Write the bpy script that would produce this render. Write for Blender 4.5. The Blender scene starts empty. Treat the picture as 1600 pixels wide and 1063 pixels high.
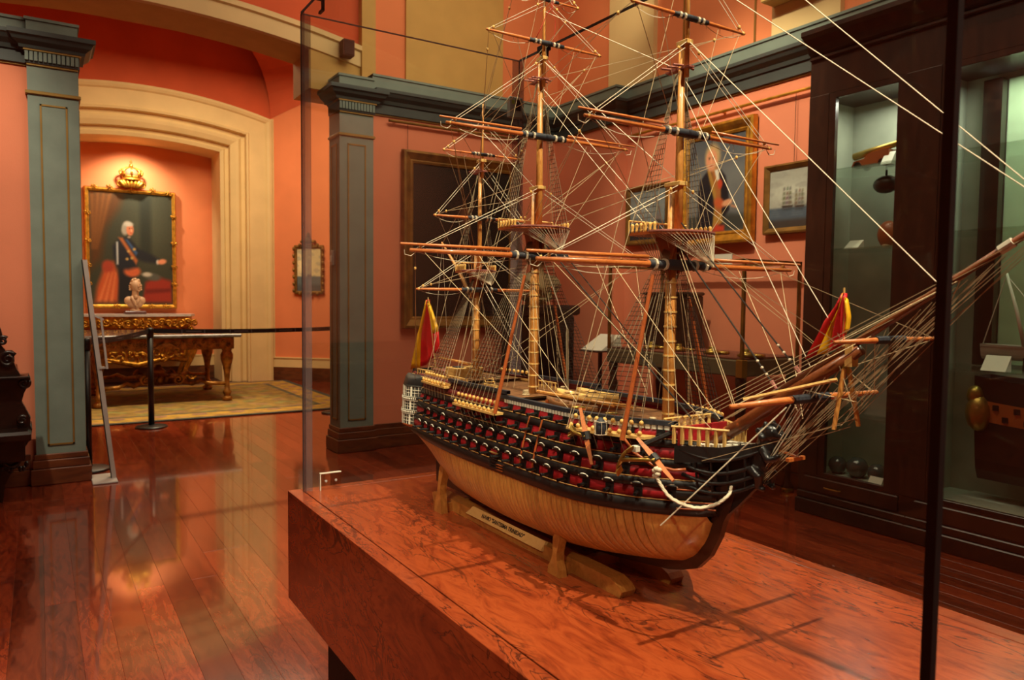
import bpy, bmesh, math, random
import numpy as np
from mathutils import Vector, Matrix
random.seed(7)
R = math.radians
PI = math.pi
scn = bpy.context.scene
COL = scn.collection

# ------------------------------------------------------------------ camera
CAMH = 1.45
cam_d = bpy.data.cameras.new('camera'); cam = bpy.data.objects.new('camera', cam_d); COL.objects.link(cam)
cam_d.sensor_fit = 'HORIZONTAL'; cam_d.sensor_width = 36.0; cam_d.lens = 36.0 * 1153.81 / 1600.0
cam_d.clip_start = 0.02; cam_d.clip_end = 60
_yaw, _pitch, _roll = R(32.647), R(3.135), R(-0.5895)
_f = Vector((math.sin(_yaw)*math.cos(_pitch), math.cos(_yaw)*math.cos(_pitch), -math.sin(_pitch)))
_r = Vector((math.cos(_yaw), -math.sin(_yaw), 0)); _d = _f.cross(_r)
_c, _s = math.cos(_roll), math.sin(_roll)
_rx = _r*_c + _d*_s; _dn = -_r*_s + _d*_c
cam.matrix_world = Matrix(((_rx.x, -_dn.x, -_f.x, 0), (_rx.y, -_dn.y, -_f.y, 0), (_rx.z, -_dn.z, -_f.z, CAMH), (0, 0, 0, 1)))
cam_d.dof.use_dof = True; cam_d.dof.focus_distance = 2.15; cam_d.dof.aperture_fstop = 6.5
scn.camera = cam

# ------------------------------------------------------------------ world, light, exposure
def srgb(*c):
    if len(c) == 1: c = c[0]
    o = []
    for v in c[:3]:
        v = v/255.0
        o.append(v/12.92 if v <= .04045 else ((v+.055)/1.055)**2.4)
    return (o[0], o[1], o[2], 1.0)
scn.view_settings.view_transform = 'Standard'
scn.view_settings.look = 'None'
scn.view_settings.gamma = 1.0
scn.view_settings.exposure = 0.95
scn.view_settings.use_curve_mapping = False
scn.cycles.transparent_max_bounces = 24
wd = bpy.data.worlds.new('world'); scn.world = wd; wd.use_nodes = True
wd.node_tree.nodes['Background'].inputs[0].default_value = (1.0, .78, .55, 1)
wd.node_tree.nodes['Background'].inputs[1].default_value = 0.02
WARM = (1.0, .86, .62)
def spot(name, loc, tgt, power, ang, blend=.6, size=.05, col=WARM):
    d = bpy.data.lights.new(name, 'SPOT'); d.energy = power; d.spot_size = R(ang); d.spot_blend = blend
    d.shadow_soft_size = size; d.color = col
    o = bpy.data.objects.new(name, d); COL.objects.link(o); o.location = loc
    o.rotation_euler = (Vector(tgt)-Vector(loc)).to_track_quat('-Z', 'Y').to_euler()
    return o
def area(name, loc, tgt, power, sx, sy, col=WARM):
    d = bpy.data.lights.new(name, 'AREA'); d.energy = power; d.shape = 'RECTANGLE'; d.size = sx; d.size_y = sy; d.color = col
    o = bpy.data.objects.new(name, d); COL.objects.link(o); o.location = loc
    o.rotation_euler = (Vector(tgt)-Vector(loc)).to_track_quat('-Z', 'Y').to_euler()
    return o
# hall: track spots above the model and the pictures, one soft ceiling light, added fills for the hull
spot('ship_spot', (1.05, -.75, 5.1), (1.22, 1.5, 1.0), 780, 40, .5, .02)
spot('ship_spot_fill', (-.75, 1.3, 5.1), (1.2, 1.6, 1.2), 215, 34, .6, .03)
spot('added_hull_fill_a', (-1.7, -.9, 3.5), (1.12, 1.40, 1.08), 100, 15, .5, .04)  # this and the next are added to brighten the near hull side
spot('added_hull_fill_b', (-1.9, .2, 3.6), (1.12, 2.0, 1.10), 95, 15, .5, .04)
spot('stern_spot', (.6, 4.6, 5.2), (1.2, 2.2, 1.15), 200, 30, .6, .03)
area('hall_ceiling_light', (2.6, 3.0, 5.5), (2.6, 3.0, 0), 58, 2.5, 4.0)
spot('portrait_spot', (2.6, 3.6, 5.2), (4.9, 4.3, 2.3), 300, 50, .8, .06)
spot('left_wall_spot', (-.7, 4.0, 5.2), (-.8, 6.66, 1.9), 300, 46, .8, .06)
spot('back_wall_spot', (3.2, 4.0, 5.2), (3.2, 6.6, 1.9), 40, 60, .9, .06)
area('cornice_light', (3.4, 5.2, 4.3), (3.4, 6.9, 5.0), 10, 2.5, .4)
# rotunda behind the arch
spot('king_portrait_spot', (1.34, 13.38, 3.86), (1.34, 14.0, 2.75), 75, 120, 1.0, .05, (1.0, .88, .64))
spot('table_spot', (1.9, 9.2, 4.9), (1.5, 10.0, .1), 420, 40, .7, .05, (1.0, .84, .5))
area('rotunda_light', (2.2, 10.2, 5.1), (2.2, 10.4, 0), 115, 2.6, 2.6, (1.0, .80, .50))
# added fill lamps that brighten the wall cabinets inside
area('cabinet_fill_a', (4.66, 2.8, 2.80), (4.66, 2.8, 0), 2.6, .2, .4, (1.0, 1.0, .86))
area('cabinet_fill_b', (4.66, 1.8, 2.80), (4.66, 1.8, 0), 6.0, .2, .8, (.95, 1.0, .86))
area('cabinet_fill_c', (4.66, 1.55, .97), (4.66, 1.8, .3), 1.2, .1, .5, (.95, 1.0, .8))

# ------------------------------------------------------------------ materials
def newmat(name):
    m = bpy.data.materials.new(name); m.use_nodes = True
    nt = m.node_tree; b = nt.nodes['Principled BSDF']
    return m, nt, b
def N(nt, t, **kw):
    n = nt.nodes.new(t)
    for k, v in kw.items():
        if k.startswith('i_'): n.inputs[k[2:].replace('_', ' ')].default_value = v
        else: setattr(n, k, v)
    return n
def ramp(nt, fac, stops):
    r = nt.nodes.new('ShaderNodeValToRGB'); e = r.color_ramp.elements
    while len(e) < len(stops): e.new(.5)
    for i, (p, c) in enumerate(stops): e[i].position = p; e[i].color = c
    nt.links.new(fac, r.inputs[0]); return r
def plain(name, c, rough=.6, metal=0., spec=.4, bump=0., bscale=60., var=.06, coat=0., vscale=6.):
    m, nt, b = newmat(name)
    tc = N(nt, 'ShaderNodeTexCoord'); no = N(nt, 'ShaderNodeTexNoise'); no.inputs['Scale'].default_value = vscale; no.inputs['Detail'].default_value = 5
    nt.links.new(tc.outputs['Object'], no.inputs['Vector'])
    c = srgb(c); lo = tuple(max(0, v*(1-var*2)) for v in c[:3])+(1,); hi = tuple(min(1, v*(1+var*2)) for v in c[:3])+(1,)
    rp = ramp(nt, no.outputs['Fac'], [(.3, lo), (.7, hi)])
    nt.links.new(rp.outputs[0], b.inputs['Base Color'])
    b.inputs['Roughness'].default_value = rough; b.inputs['Metallic'].default_value = metal
    b.inputs['Specular IOR Level'].default_value = spec
    b.inputs['Coat Weight'].default_value = coat
    if bump:
        n2 = N(nt, 'ShaderNodeTexNoise'); n2.inputs['Scale'].default_value = bscale; n2.inputs['Detail'].default_value = 4
        nt.links.new(tc.outputs['Object'], n2.inputs['Vector'])
        bp = N(nt, 'ShaderNodeBump'); bp.inputs['Strength'].default_value = bump; bp.inputs['Distance'].default_value = .01
        nt.links.new(n2.outputs['Fac'], bp.inputs['Height']); nt.links.new(bp.outputs[0], b.inputs['Normal'])
    return m
def wood(name, cols, scale=(1, 1, 1), rough=.35, coat=0., figure=6., rnd=0., spec=.5, cr=.08, vein=None):
    """figured timber: stretched, distorted noise; rnd shifts tone per object"""
    m, nt, b = newmat(name)
    tc = N(nt, 'ShaderNodeTexCoord'); mp = N(nt, 'ShaderNodeMapping'); mp.inputs['Scale'].default_value = scale
    nt.links.new(tc.outputs['Object'], mp.inputs['Vector'])
    vec = mp.outputs[0]
    oi = N(nt, 'ShaderNodeObjectInfo')
    if rnd:
        ad = N(nt, 'ShaderNodeVectorMath', operation='ADD'); mu = N(nt, 'ShaderNodeVectorMath', operation='SCALE')
        cb = N(nt, 'ShaderNodeCombineXYZ'); nt.links.new(oi.outputs['Random'], cb.inputs[0]); nt.links.new(oi.outputs['Random'], cb.inputs[1])
        nt.links.new(cb.outputs[0], mu.inputs[0]); mu.inputs['Scale'].default_value = 37.
        nt.links.new(vec, ad.inputs[0]); nt.links.new(mu.outputs[0], ad.inputs[1]); vec = ad.outputs[0]
    no = N(nt, 'ShaderNodeTexNoise'); no.inputs['Scale'].default_value = figure; no.inputs['Detail'].default_value = 8; no.inputs['Roughness'].default_value = .6; no.inputs['Distortion'].default_value = 1.2
    nt.links.new(vec, no.inputs['Vector'])
    n = len(cols)
    rp = ramp(nt, no.outputs['Fac'], [(.28+.44*i/(n-1), srgb(c)) for i, c in enumerate(cols)])
    out = rp.outputs[0]
    if vein:
        n3 = N(nt, 'ShaderNodeTexNoise'); n3.inputs['Scale'].default_value = figure*.55; n3.inputs['Detail'].default_value = 3; n3.inputs['Distortion'].default_value = 2.2
        nt.links.new(vec, n3.inputs['Vector'])
        r3 = ramp(nt, n3.outputs['Fac'], [(.0, (0, 0, 0, 1)), (.46, (0, 0, 0, 1)), (.495, (1, 1, 1, 1)), (.53, (0, 0, 0, 1))])
        mk = N(nt, 'ShaderNodeTexNoise'); mk.inputs['Scale'].default_value = figure*.35; nt.links.new(vec, mk.inputs['Vector'])
        mkr = ramp(nt, mk.outputs['Fac'], [(.40, (0, 0, 0, 1)), (.62, (1, 1, 1, 1))])
        ml = N(nt, 'ShaderNodeMath', operation='MULTIPLY'); nt.links.new(r3.outputs[0], ml.inputs[0]); nt.links.new(mkr.outputs[0], ml.inputs[1])
        mx = N(nt, 'ShaderNodeMix', data_type='RGBA'); nt.links.new(ml.outputs[0], mx.inputs['Factor']); nt.links.new(out, mx.inputs[6]); mx.inputs[7].default_value = srgb(vein)
        out = mx.outputs[2]
    if rnd:
        hs = N(nt, 'ShaderNodeHueSaturation'); mr = N(nt, 'ShaderNodeMapRange'); mr.inputs['To Min'].default_value = 1-rnd; mr.inputs['To Max'].default_value = 1+rnd
        nt.links.new(oi.outputs['Random'], mr.inputs['Value']); nt.links.new(mr.outputs[0], hs.inputs['Value']); nt.links.new(out, hs.inputs['Color']); out = hs.outputs[0]
    nt.links.new(out, b.inputs['Base Color'])
    b.inputs['Roughness'].default_value = rough; b.inputs['Coat Weight'].default_value = coat; b.inputs['Coat Roughness'].default_value = cr
    b.inputs['Specular IOR Level'].default_value = spec
    return m
def glassmat(name, tint=(.95, .96, .94), refl=.6):
    m = bpy.data.materials.new(name); m.use_nodes = True; nt = m.node_tree; nt.nodes.clear()
    out = N(nt, 'ShaderNodeOutputMaterial'); tr = N(nt, 'ShaderNodeBsdfTransparent'); gl = N(nt, 'ShaderNodeBsdfGlossy'); mx = N(nt, 'ShaderNodeMixShader')
    tr.inputs[0].default_value = (*tint, 1); gl.inputs['Roughness'].default_value = .02; gl.inputs[0].default_value = (1, 1, 1, 1)
    ge = N(nt, 'ShaderNodeNewGeometry'); dt = N(nt, 'ShaderNodeVectorMath', operation='DOT_PRODUCT'); nt.links.new(ge.outputs['Incoming'], dt.inputs[0]); nt.links.new(ge.outputs['Normal'], dt.inputs[1])
    ab = N(nt, 'ShaderNodeMath', operation='ABSOLUTE'); nt.links.new(dt.outputs['Value'], ab.inputs[0])
    sb = N(nt, 'ShaderNodeMath', operation='SUBTRACT', use_clamp=True); sb.inputs[0].default_value = 1.0; nt.links.new(ab.outputs[0], sb.inputs[1])
    pw = N(nt, 'ShaderNodeMath', operation='POWER'); nt.links.new(sb.outputs[0], pw.inputs[0]); pw.inputs[1].default_value = 5.0
    fr = N(nt, 'ShaderNodeMath', operation='MULTIPLY_ADD'); nt.links.new(pw.outputs[0], fr.inputs[0]); fr.inputs[1].default_value = .96; fr.inputs[2].default_value = .04
    mu = N(nt, 'ShaderNodeMath', operation='MULTIPLY', use_clamp=True); mu.inputs[1].default_value = refl
    nt.links.new(fr.outputs[0], mu.inputs[0]); nt.links.new(mu.outputs[0], mx.inputs[0]); nt.links.new(tr.outputs[0], mx.inputs[1]); nt.links.new(gl.outputs[0], mx.inputs[2])
    nt.links.new(mx.outputs[0], out.inputs[0]); return m
M = {}
M['wall'] = plain('salmon_wall_cloth', (222, 134, 100), .9, bump=.15, bscale=180, var=.03, vscale=2)
M['wall2'] = plain('orange_wall_paint', (230, 136, 88), .9, var=.03, vscale=2)
M['red'] = plain('red_vault_paint', (206, 92, 54), .9, var=.04, vscale=2)
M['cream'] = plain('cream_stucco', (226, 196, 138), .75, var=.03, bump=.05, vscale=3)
M['tan'] = plain('tan_panel_and_soffit_shade', (200, 160, 90), .8, var=.03)
M['sage'] = plain('sage_green_paint', (118, 132, 122), .6, var=.05, bump=.06, bscale=120)
M['sage_dark'] = plain('dark_cornice_paint', (62, 68, 66), .5, var=.06)
M['gilt_line'] = plain('gilt_moulding', (150, 118, 60), .45, metal=.5)
M['skirting'] = wood('skirting_wood', [(62, 30, 20), (96, 50, 28), (120, 66, 36)], (1, 1, 3), .35, .3, 3)
M['floor'] = wood('red_floor_plank', [(84, 28, 17), (116, 42, 23), (142, 58, 30), (106, 37, 21)], (6, 1.1, 1), .16, .8, 4.0, rnd=.36, vein=(96, 34, 20), cr=.05)
M['floor_sub'] = wood('floor_underlay', [(50, 18, 12), (70, 26, 16)], (6, 1, 1), .5)
M['bubinga'] = wood('figured_red_veneer', [(104, 38, 19), (138, 56, 26), (158, 70, 33), (126, 48, 23)], (4.2, 1.1, 2.4), .24, .3, 6.0, vein=(78, 32, 18), cr=.08)
M['groove'] = plain('black_groove', (14, 10, 9), .6)
M['glass'] = glassmat('case_glass', (.955, .96, .945), .24)
def stripmat():
    m = bpy.data.materials.new('polished_corner_glass'); m.use_nodes = True; nt = m.node_tree; nt.nodes.clear()
    out = N(nt, 'ShaderNodeOutputMaterial'); tr = N(nt, 'ShaderNodeBsdfTransparent'); df = N(nt, 'ShaderNodeBsdfPrincipled'); mx = N(nt, 'ShaderNodeMixShader')
    tr.inputs[0].default_value = (.86, .84, .84, 1); df.inputs['Base Color'].default_value = srgb(150, 132, 136); df.inputs['Roughness'].default_value = .15; mx.inputs[0].default_value = .42
    nt.links.new(tr.outputs[0], mx.inputs[1]); nt.links.new(df.outputs[0], mx.inputs[2]); nt.links.new(mx.outputs[0], out.inputs[0]); return m
M['edge'] = plain('polished_glass_edge', (150, 140, 138), .25, spec=.5, var=.1, vscale=3)
M['black'] = plain('black_metal', (14, 14, 15), .4, spec=.5)
M['blackpaint'] = plain('black_hull_paint', (25, 23, 23), .45, spec=.4)
M['steel'] = plain('grey_steel', (182, 176, 170), .5, metal=.1)
M['gold'] = plain('gilded_carving', (196, 142, 52), .34, metal=.85, bump=.5, bscale=70, var=.25, vscale=18)
M['shelfglass'] = glassmat('green_glass_shelf', (.86, .90, .86), .8)
M['darkgold'] = plain('shaded_gilding', (146, 98, 42), .42, metal=.6, bump=.5, bscale=60, var=.3, vscale=14)  # shadow on the carved table's body put into a darker gold
M['goldleaf'] = plain('gilt_frame', (206, 150, 54), .38, metal=.7, bump=.3, bscale=60, var=.2, vscale=14)
M['olddgold'] = plain('dull_gilt_frame', (128, 92, 40), .5, metal=.5, bump=.3, bscale=60, var=.2, vscale=10)
M['marble'] = plain('white_marble', (206, 200, 192), .2, var=.06, vscale=9)
M['darkmarble'] = plain('grey_marble', (96, 92, 92), .12, var=.3, vscale=8, coat=.4)
M['bustmarble'] = plain('cream_marble_bust', (206, 168, 132), .5, var=.05)
M['darkwood'] = wood('dark_carved_wood', [(14, 9, 8), (30, 18, 13), (46, 27, 18)], (2, 2, 4), .3, .4, 5)
M['cabwood'] = wood('mahogany_cabinet', [(30, 18, 12), (48, 28, 19), (64, 38, 25)], (3, 3, .7), .35, .25, 4)
M['cabgrey'] = plain('pale_grey_lining', (164, 170, 152), .8)
M['cabgreen'] = plain('painted_lit_lining', (178, 204, 164), .8)  # green tone puts the lit part of the cabinet back into colour
M['white'] = plain('white_card', (226, 224, 206), .7, var=.02)
M['rope'] = plain('pale_hemp_rope', (190, 168, 130), .8, var=.1, vscale=60)
M['cord'] = plain('white_cord', (204, 190, 164), .7, var=.06, vscale=60)
M['tarred'] = plain('tarred_rope', (40, 32, 26), .8)
M['shroud'] = plain('tan_shroud_rope', (138, 122, 96), .8)
M['ratline'] = plain('brown_ratline', (44, 35, 27), .8)
M['mast'] = wood('honey_mast_wood', [(176, 112, 52), (206, 142, 70), (222, 164, 88)], (30, 30, 6), .4, .15, 6)
M['yard'] = wood('orange_spar_wood', [(168, 88, 38), (196, 110, 50), (212, 130, 64)], (10, 30, 30), .4, .15, 6)
M['spar'] = wood('red_brown_spar_wood', [(140, 66, 28), (170, 86, 38)], (20, 20, 20), .4, .15, 6)
M['bowspritwood'] = wood('brown_bowsprit_wood', [(96, 48, 22), (128, 66, 30)], (20, 20, 20), .35, .2, 6)
M['rib'] = wood('oiled_hull_frame_wood', [(166, 112, 50), (190, 132, 62), (206, 148, 74)], (24, 24, 5), .42, .2, 5, rnd=.13)
M['hullwood'] = wood('oiled_bow_cheek_wood', [(176, 118, 52), (198, 138, 64), (214, 154, 80)], (9, 20, 9), .42, .2, 4)
M['keelwood'] = wood('dark_keel_wood', [(40, 20, 13), (60, 32, 20)], (10, 3, 10), .4, .2, 5)
M['standwood'] = wood('oak_stand_wood', [(150, 92, 38), (178, 114, 50), (196, 132, 62)], (12, 5, 5), .4, .2, 6)
M['deckwood'] = wood('deck_planking', [(104, 66, 34), (138, 94, 54)], (60, 4, 4), .5, .1, 5)
M['palewood'] = wood('boxwood_fitting', [(200, 158, 88), (226, 186, 112)], (30, 30, 30), .45, .1, 5)
M['hullred'] = plain('crimson_gunport_band', (150, 22, 30), .5, var=.15, vscale=30)
M['winered'] = plain('dark_red_bulwark', (92, 20, 22), .5, var=.1)
M['goldline'] = plain('brass_strake_line', (186, 146, 84), .4, metal=.4)
M['brass'] = plain('dull_brass', (172, 142, 70), .35, metal=.8)
M['flagred'] = plain('red_flag_silk', (196, 18, 22), .55, var=.08, vscale=20)
M['flagyellow'] = plain('yellow_flag_silk', (240, 178, 20), .55, var=.08, vscale=20)
M['ribbon'] = plain('red_ribbon', (206, 40, 38), .5)
M['serving'] = plain('blue_black_yard_serving', (40, 44, 52), .6, var=.1, vscale=40)
M['whitepaint'] = plain('white_gallery_paint', (216, 210, 190), .5)
M['paneglass'] = plain('grey_gallery_pane', (84, 88, 84), .2, spec=.6)
M['mauve'] = plain('mauve_crosstree', (150, 92, 82), .5)
M['bead'] = plain('boxwood_bead', (216, 170, 92), .45)
M['rugmid'] = None
M['sensor'] = plain('grey_plastic', (130, 136, 130), .5)
M['speakerbrown'] = plain('brown_speaker_cloth', (96, 46, 34), .8)
M['ceil'] = plain('ceiling_plaster', (206, 150, 100), .9)
M['belt'] = plain('black_belt_webbing', (18, 18, 22), .6)
M['beltmark'] = plain('faint_grey_belt_print', (84, 84, 88), .6)
M['acrylic'] = glassmat('clear_acrylic', (.93, .9, .86), 1.0)
M['plastic_edge'] = plain('bright_acrylic_edge', (226, 222, 204), .2, spec=.6)
M['grain'] = None
def attrmat(name, rough=.45):
    m, nt, b = newmat(name)
    a = N(nt, 'ShaderNodeAttribute', attribute_name='paint')
    tc = N(nt, 'ShaderNodeTexCoord'); no = N(nt, 'ShaderNodeTexNoise'); no.inputs['Scale'].default_value = 40; nt.links.new(tc.outputs['Object'], no.inputs['Vector'])
    hs = N(nt, 'ShaderNodeHueSaturation'); mr = N(nt, 'ShaderNodeMapRange'); mr.inputs['To Min'].default_value = .85; mr.inputs['To Max'].default_value = 1.15
    nt.links.new(no.outputs['Fac'], mr.inputs['Value']); nt.links.new(mr.outputs[0], hs.inputs['Value']); nt.links.new(a.outputs['Color'], hs.inputs['Color'])
    nt.links.new(hs.outputs[0], b.inputs['Base Color']); b.inputs['Roughness'].default_value = rough; b.inputs['Specular IOR Level'].default_value = .25
    return m
M['paint'] = attrmat('painted_canvas', .7)
def rugmat():
    m, nt, b = newmat('woven_rug_wool')
    a = N(nt, 'ShaderNodeAttribute', attribute_name='paint')
    tc = N(nt, 'ShaderNodeTexCoord'); no = N(nt, 'ShaderNodeTexNoise'); no.inputs['Scale'].default_value = 7; no.inputs['Detail'].default_value = 8
    nt.links.new(tc.outputs['Object'], no.inputs['Vector'])
    hs = N(nt, 'ShaderNodeHueSaturation'); mr = N(nt, 'ShaderNodeMapRange'); mr.inputs['From Min'].default_value = .3; mr.inputs['From Max'].default_value = .7; mr.inputs['To Min'].default_value = .6; mr.inputs['To Max'].default_value = 1.3
    nt.links.new(no.outputs['Fac'], mr.inputs['Value']); nt.links.new(mr.outputs[0], hs.inputs['Value']); nt.links.new(a.outputs['Color'], hs.inputs['Color'])
    nt.links.new(hs.outputs[0], b.inputs['Base Color']); b.inputs['Roughness'].default_value = .95
    return m
M['rug'] = rugmat()

# ------------------------------------------------------------------ mesh helpers
class MB:
    """collects geometry (world coordinates unless built local) for ONE mesh object"""
    def __init__(s): s.v = []; s.f = []; s.mi = []; s.mat = 0
    def add(s, vs, fs):
        n = len(s.v); s.v.extend(tuple(p) for p in vs); s.f.extend(tuple(i+n for i in f) for f in fs); s.mi.extend([s.mat]*len(fs)); return s
    def box(s, x0, x1, y0, y1, z0, z1):
        x0, x1 = min(x0, x1), max(x0, x1); y0, y1 = min(y0, y1), max(y0, y1); z0, z1 = min(z0, z1), max(z0, z1)
        return s.add([(x0, y0, z0), (x1, y0, z0), (x1, y1, z0), (x0, y1, z0), (x0, y0, z1), (x1, y0, z1), (x1, y1, z1), (x0, y1, z1)],
                     [(0, 3, 2, 1), (4, 5, 6, 7), (0, 1, 5, 4), (1, 2, 6, 5), (2, 3, 7, 6), (3, 0, 4, 7)])
    def bbox(s, x0, x1, y0, y1, z0, z1, b=.004):
        """box with its top and side edges chamfered"""
        pts = []
        for z, i in ((z0, b), (z0+b, 0), (z1-b, 0), (z1, b)):
            pts += [(x0+i, y0+i, z), (x1-i, y0+i, z), (x1-i, y1-i, z), (x0+i, y1-i, z)]
        fs = [(3, 2, 1, 0), (12, 13, 14, 15)]
        for k in range(3):
            for j in range(4): fs.append((k*4+j, k*4+(j+1) % 4, k*4+4+(j+1) % 4, k*4+4+j))
        return s.add(pts, fs)
    def prism(s, poly, ax, a0, a1):
        """poly of 2-D points extruded along axis ax from a0 to a1"""
        def P(p, a):
            return {'x': (a, p[0], p[1]), 'y': (p[0], a, p[1]), 'z': (p[0], p[1], a)}[ax]
        n = len(poly)
        vs = [P(p, a0) for p in poly]+[P(p, a1) for p in poly]
        fs = [tuple(range(n))[::-1], tuple(range(n, 2*n))]+[(i, (i+1) % n, n+(i+1) % n, n+i) for i in range(n)]
        return s.add(vs, fs)
    def tube(s, pts, r, n=6, cap=True):
        pts = [Vector(p) for p in pts]; m = len(pts)
        rs = r if isinstance(r, (list, tuple)) else [r]*m
        vs = []; fs = []
        t0 = (pts[1]-pts[0]).normalized()
        up = Vector((0, 0, 1)) if abs(t0.z) < .9 else Vector((1, 0, 0))
        u = t0.cross(up).normalized()
        for i in range(m):
            t = (pts[min(i+1, m-1)]-pts[max(i-1, 0)]).normalized()
            u = (u-t*u.dot(t)).normalized(); w = t.cross(u)
            for k in range(n):
                a = 2*PI*k/n; vs.append(pts[i]+(u*math.cos(a)+w*math.sin(a))*rs[i])
        for i in range(m-1):
            for k in range(n): fs.append((i*n+k, i*n+(k+1) % n, (i+1)*n+(k+1) % n, (i+1)*n+k))
        if cap: fs.append(tuple(range(n))[::-1]); fs.append(tuple(range((m-1)*n, m*n)))
        return s.add(vs, fs)
    def lathe(s, c, prof, n=12, ax='z', sx=1., sy=1.):
        vs = []; fs = []
        for r, h in prof:
            for k in range(n):
                a = 2*PI*k/n; x, y = r*math.cos(a)*sx, r*math.sin(a)*sy
                vs.append({'z': (c[0]+x, c[1]+y, c[2]+h), 'x': (c[0]+h, c[1]+x, c[2]+y), 'y': (c[0]+x, c[1]+h, c[2]+y)}[ax])
        m = len(prof)
        for i in range(m-1):
            for k in range(n): fs.append((i*n+k, i*n+(k+1) % n, (i+1)*n+(k+1) % n, (i+1)*n+k))
        fs.append(tuple(range(n))[::-1]); fs.append(tuple(range((m-1)*n, m*n)))
        return s.add(vs, fs)
    def ball(s, c, rx, ry=None, rz=None, n=8, m=6, rot=None):
        ry = rx if ry is None else ry; rz = rx if rz is None else rz
        vs = []; fs = []
        for i in range(m+1):
            ph = PI*i/m
            for k in range(n):
                a = 2*PI*k/n; p = Vector((rx*math.sin(ph)*math.cos(a), ry*math.sin(ph)*math.sin(a), rz*math.cos(ph)))
                if rot: p = rot @ p
                vs.append(Vector(c)+p)
        for i in range(m):
            for k in range(n): fs.append((i*n+k, (i+1)*n+k, (i+1)*n+(k+1) % n, i*n+(k+1) % n))
        return s.add(vs, fs)
    def grid(s, rows, closed=False):
        m = len(rows); n = len(rows[0]); vs = [p for r in rows for p in r]; fs = []
        for i in range(m-1):
            for k in range(n-1 if not closed else n): fs.append((i*n+k, i*n+(k+1) % n, (i+1)*n+(k+1) % n, (i+1)*n+k))
        return s.add(vs, fs)
    def rope(s, p, q, r=.0009, sag=0., n=3):
        p, q = Vector(p), Vector(q)
        if sag:
            k = 6; pts = [p.lerp(q, i/k)+Vector((0, 0, -sag*4*(i/k)*(1-i/k))) for i in range(k+1)]
        else: pts = [p, q]
        return s.tube(pts, r, n, cap=False)
    def scroll(s, c, r, w, ax='y', turns=1.6, flip=1, a0=0., n=26, seg=6):
        """carved volute: tapering spiral tube in the plane across ax"""
        pts = []; rs = []
        for i in range(n+1):
            t = i/n; a = a0+flip*turns*2*PI*t; rr = r*(1-.86*t)
            u, v = rr*math.cos(a), rr*math.sin(a)
            pts.append({'y': (c[0]+u, c[1], c[2]+v), 'x': (c[0], c[1]+u, c[2]+v), 'z': (c[0]+u, c[1]+v, c[2])}[ax]); rs.append(w*(1-.5*t))
        return s.tube(pts, rs, seg)
ORG = {}
def link(o, parent=None):
    COL.objects.link(o)
    if parent is not None: o.parent = parent
def mesh(name, mb, mats, org=(0, 0, 0), smooth=False):
    me = bpy.data.meshes.new(name)
    ox, oy, oz = org
    me.from_pydata([(x-ox, y-oy, z-oz) for x, y, z in mb.v], [], mb.f)
    for m in (mats if isinstance(mats, (list, tuple)) else [mats]): me.materials.append(m)
    if any(mb.mi): me.polygons.foreach_set('material_index', mb.mi)
    if smooth: me.polygons.foreach_set('use_smooth', [True]*len(me.polygons))
    me.update()
    bm = bmesh.new(); bm.from_mesh(me); bmesh.ops.recalc_face_normals(bm, faces=bm.faces); bm.to_mesh(me); bm.free()
    return me
def part(name, mb, mats, parent=None, smooth=False, label=None, kind=None):
    org = ORG.get(parent.name, (0, 0, 0)) if parent is not None else (0, 0, 0)
    o = bpy.data.objects.new(name, mesh(name, mb, mats, org, smooth)); link(o, parent)
    if parent is not None: ORG[o.name] = org
    if label: o['label'] = label
    if kind: o['kind'] = kind
    return o
def thing(name, label, cat, loc=(0, 0, 0), group=None, rotz=0, local=False):
    o = bpy.data.objects.new(name, None); COL.objects.link(o); o.empty_display_size = .1
    o.location = loc; o.rotation_euler = (0, 0, rotz); o['label'] = label; o['category'] = cat
    if group: o['group'] = group
    ORG[o.name] = (0, 0, 0) if local else tuple(loc)
    return o
def single(name, mb, mats, label, cat, smooth=False, group=None, kind=None):
    """a thing that is one mesh, its origin at the foot of the mesh"""
    a = np.array(mb.v); c = ((a[:, 0].min()+a[:, 0].max())/2, (a[:, 1].min()+a[:, 1].max())/2, a[:, 2].min())
    o = bpy.data.objects.new(name, mesh(name, mb, mats, c, smooth)); COL.objects.link(o); o.location = c
    o['label'] = label; o['category'] = cat
    if group: o['group'] = group
    if kind: o['kind'] = kind
    ORG[o.name] = c
    return o
def struct(name, mb, mats, smooth=False):
    o = part(name, mb, mats, None, smooth); o['kind'] = 'structure'; ORG[o.name] = (0, 0, 0); return o
def structroot(name, label=None):
    o = bpy.data.objects.new(name, None); COL.objects.link(o); o['kind'] = 'structure'; ORG[o.name] = (0, 0, 0)
    if label: o['label'] = label
    return o
def interp(x, xs, ys): return float(np.interp(x, xs, ys))
# ================================================================== the setting
YW = 6.66            # hall face of the partition with the two pilasters
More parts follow.
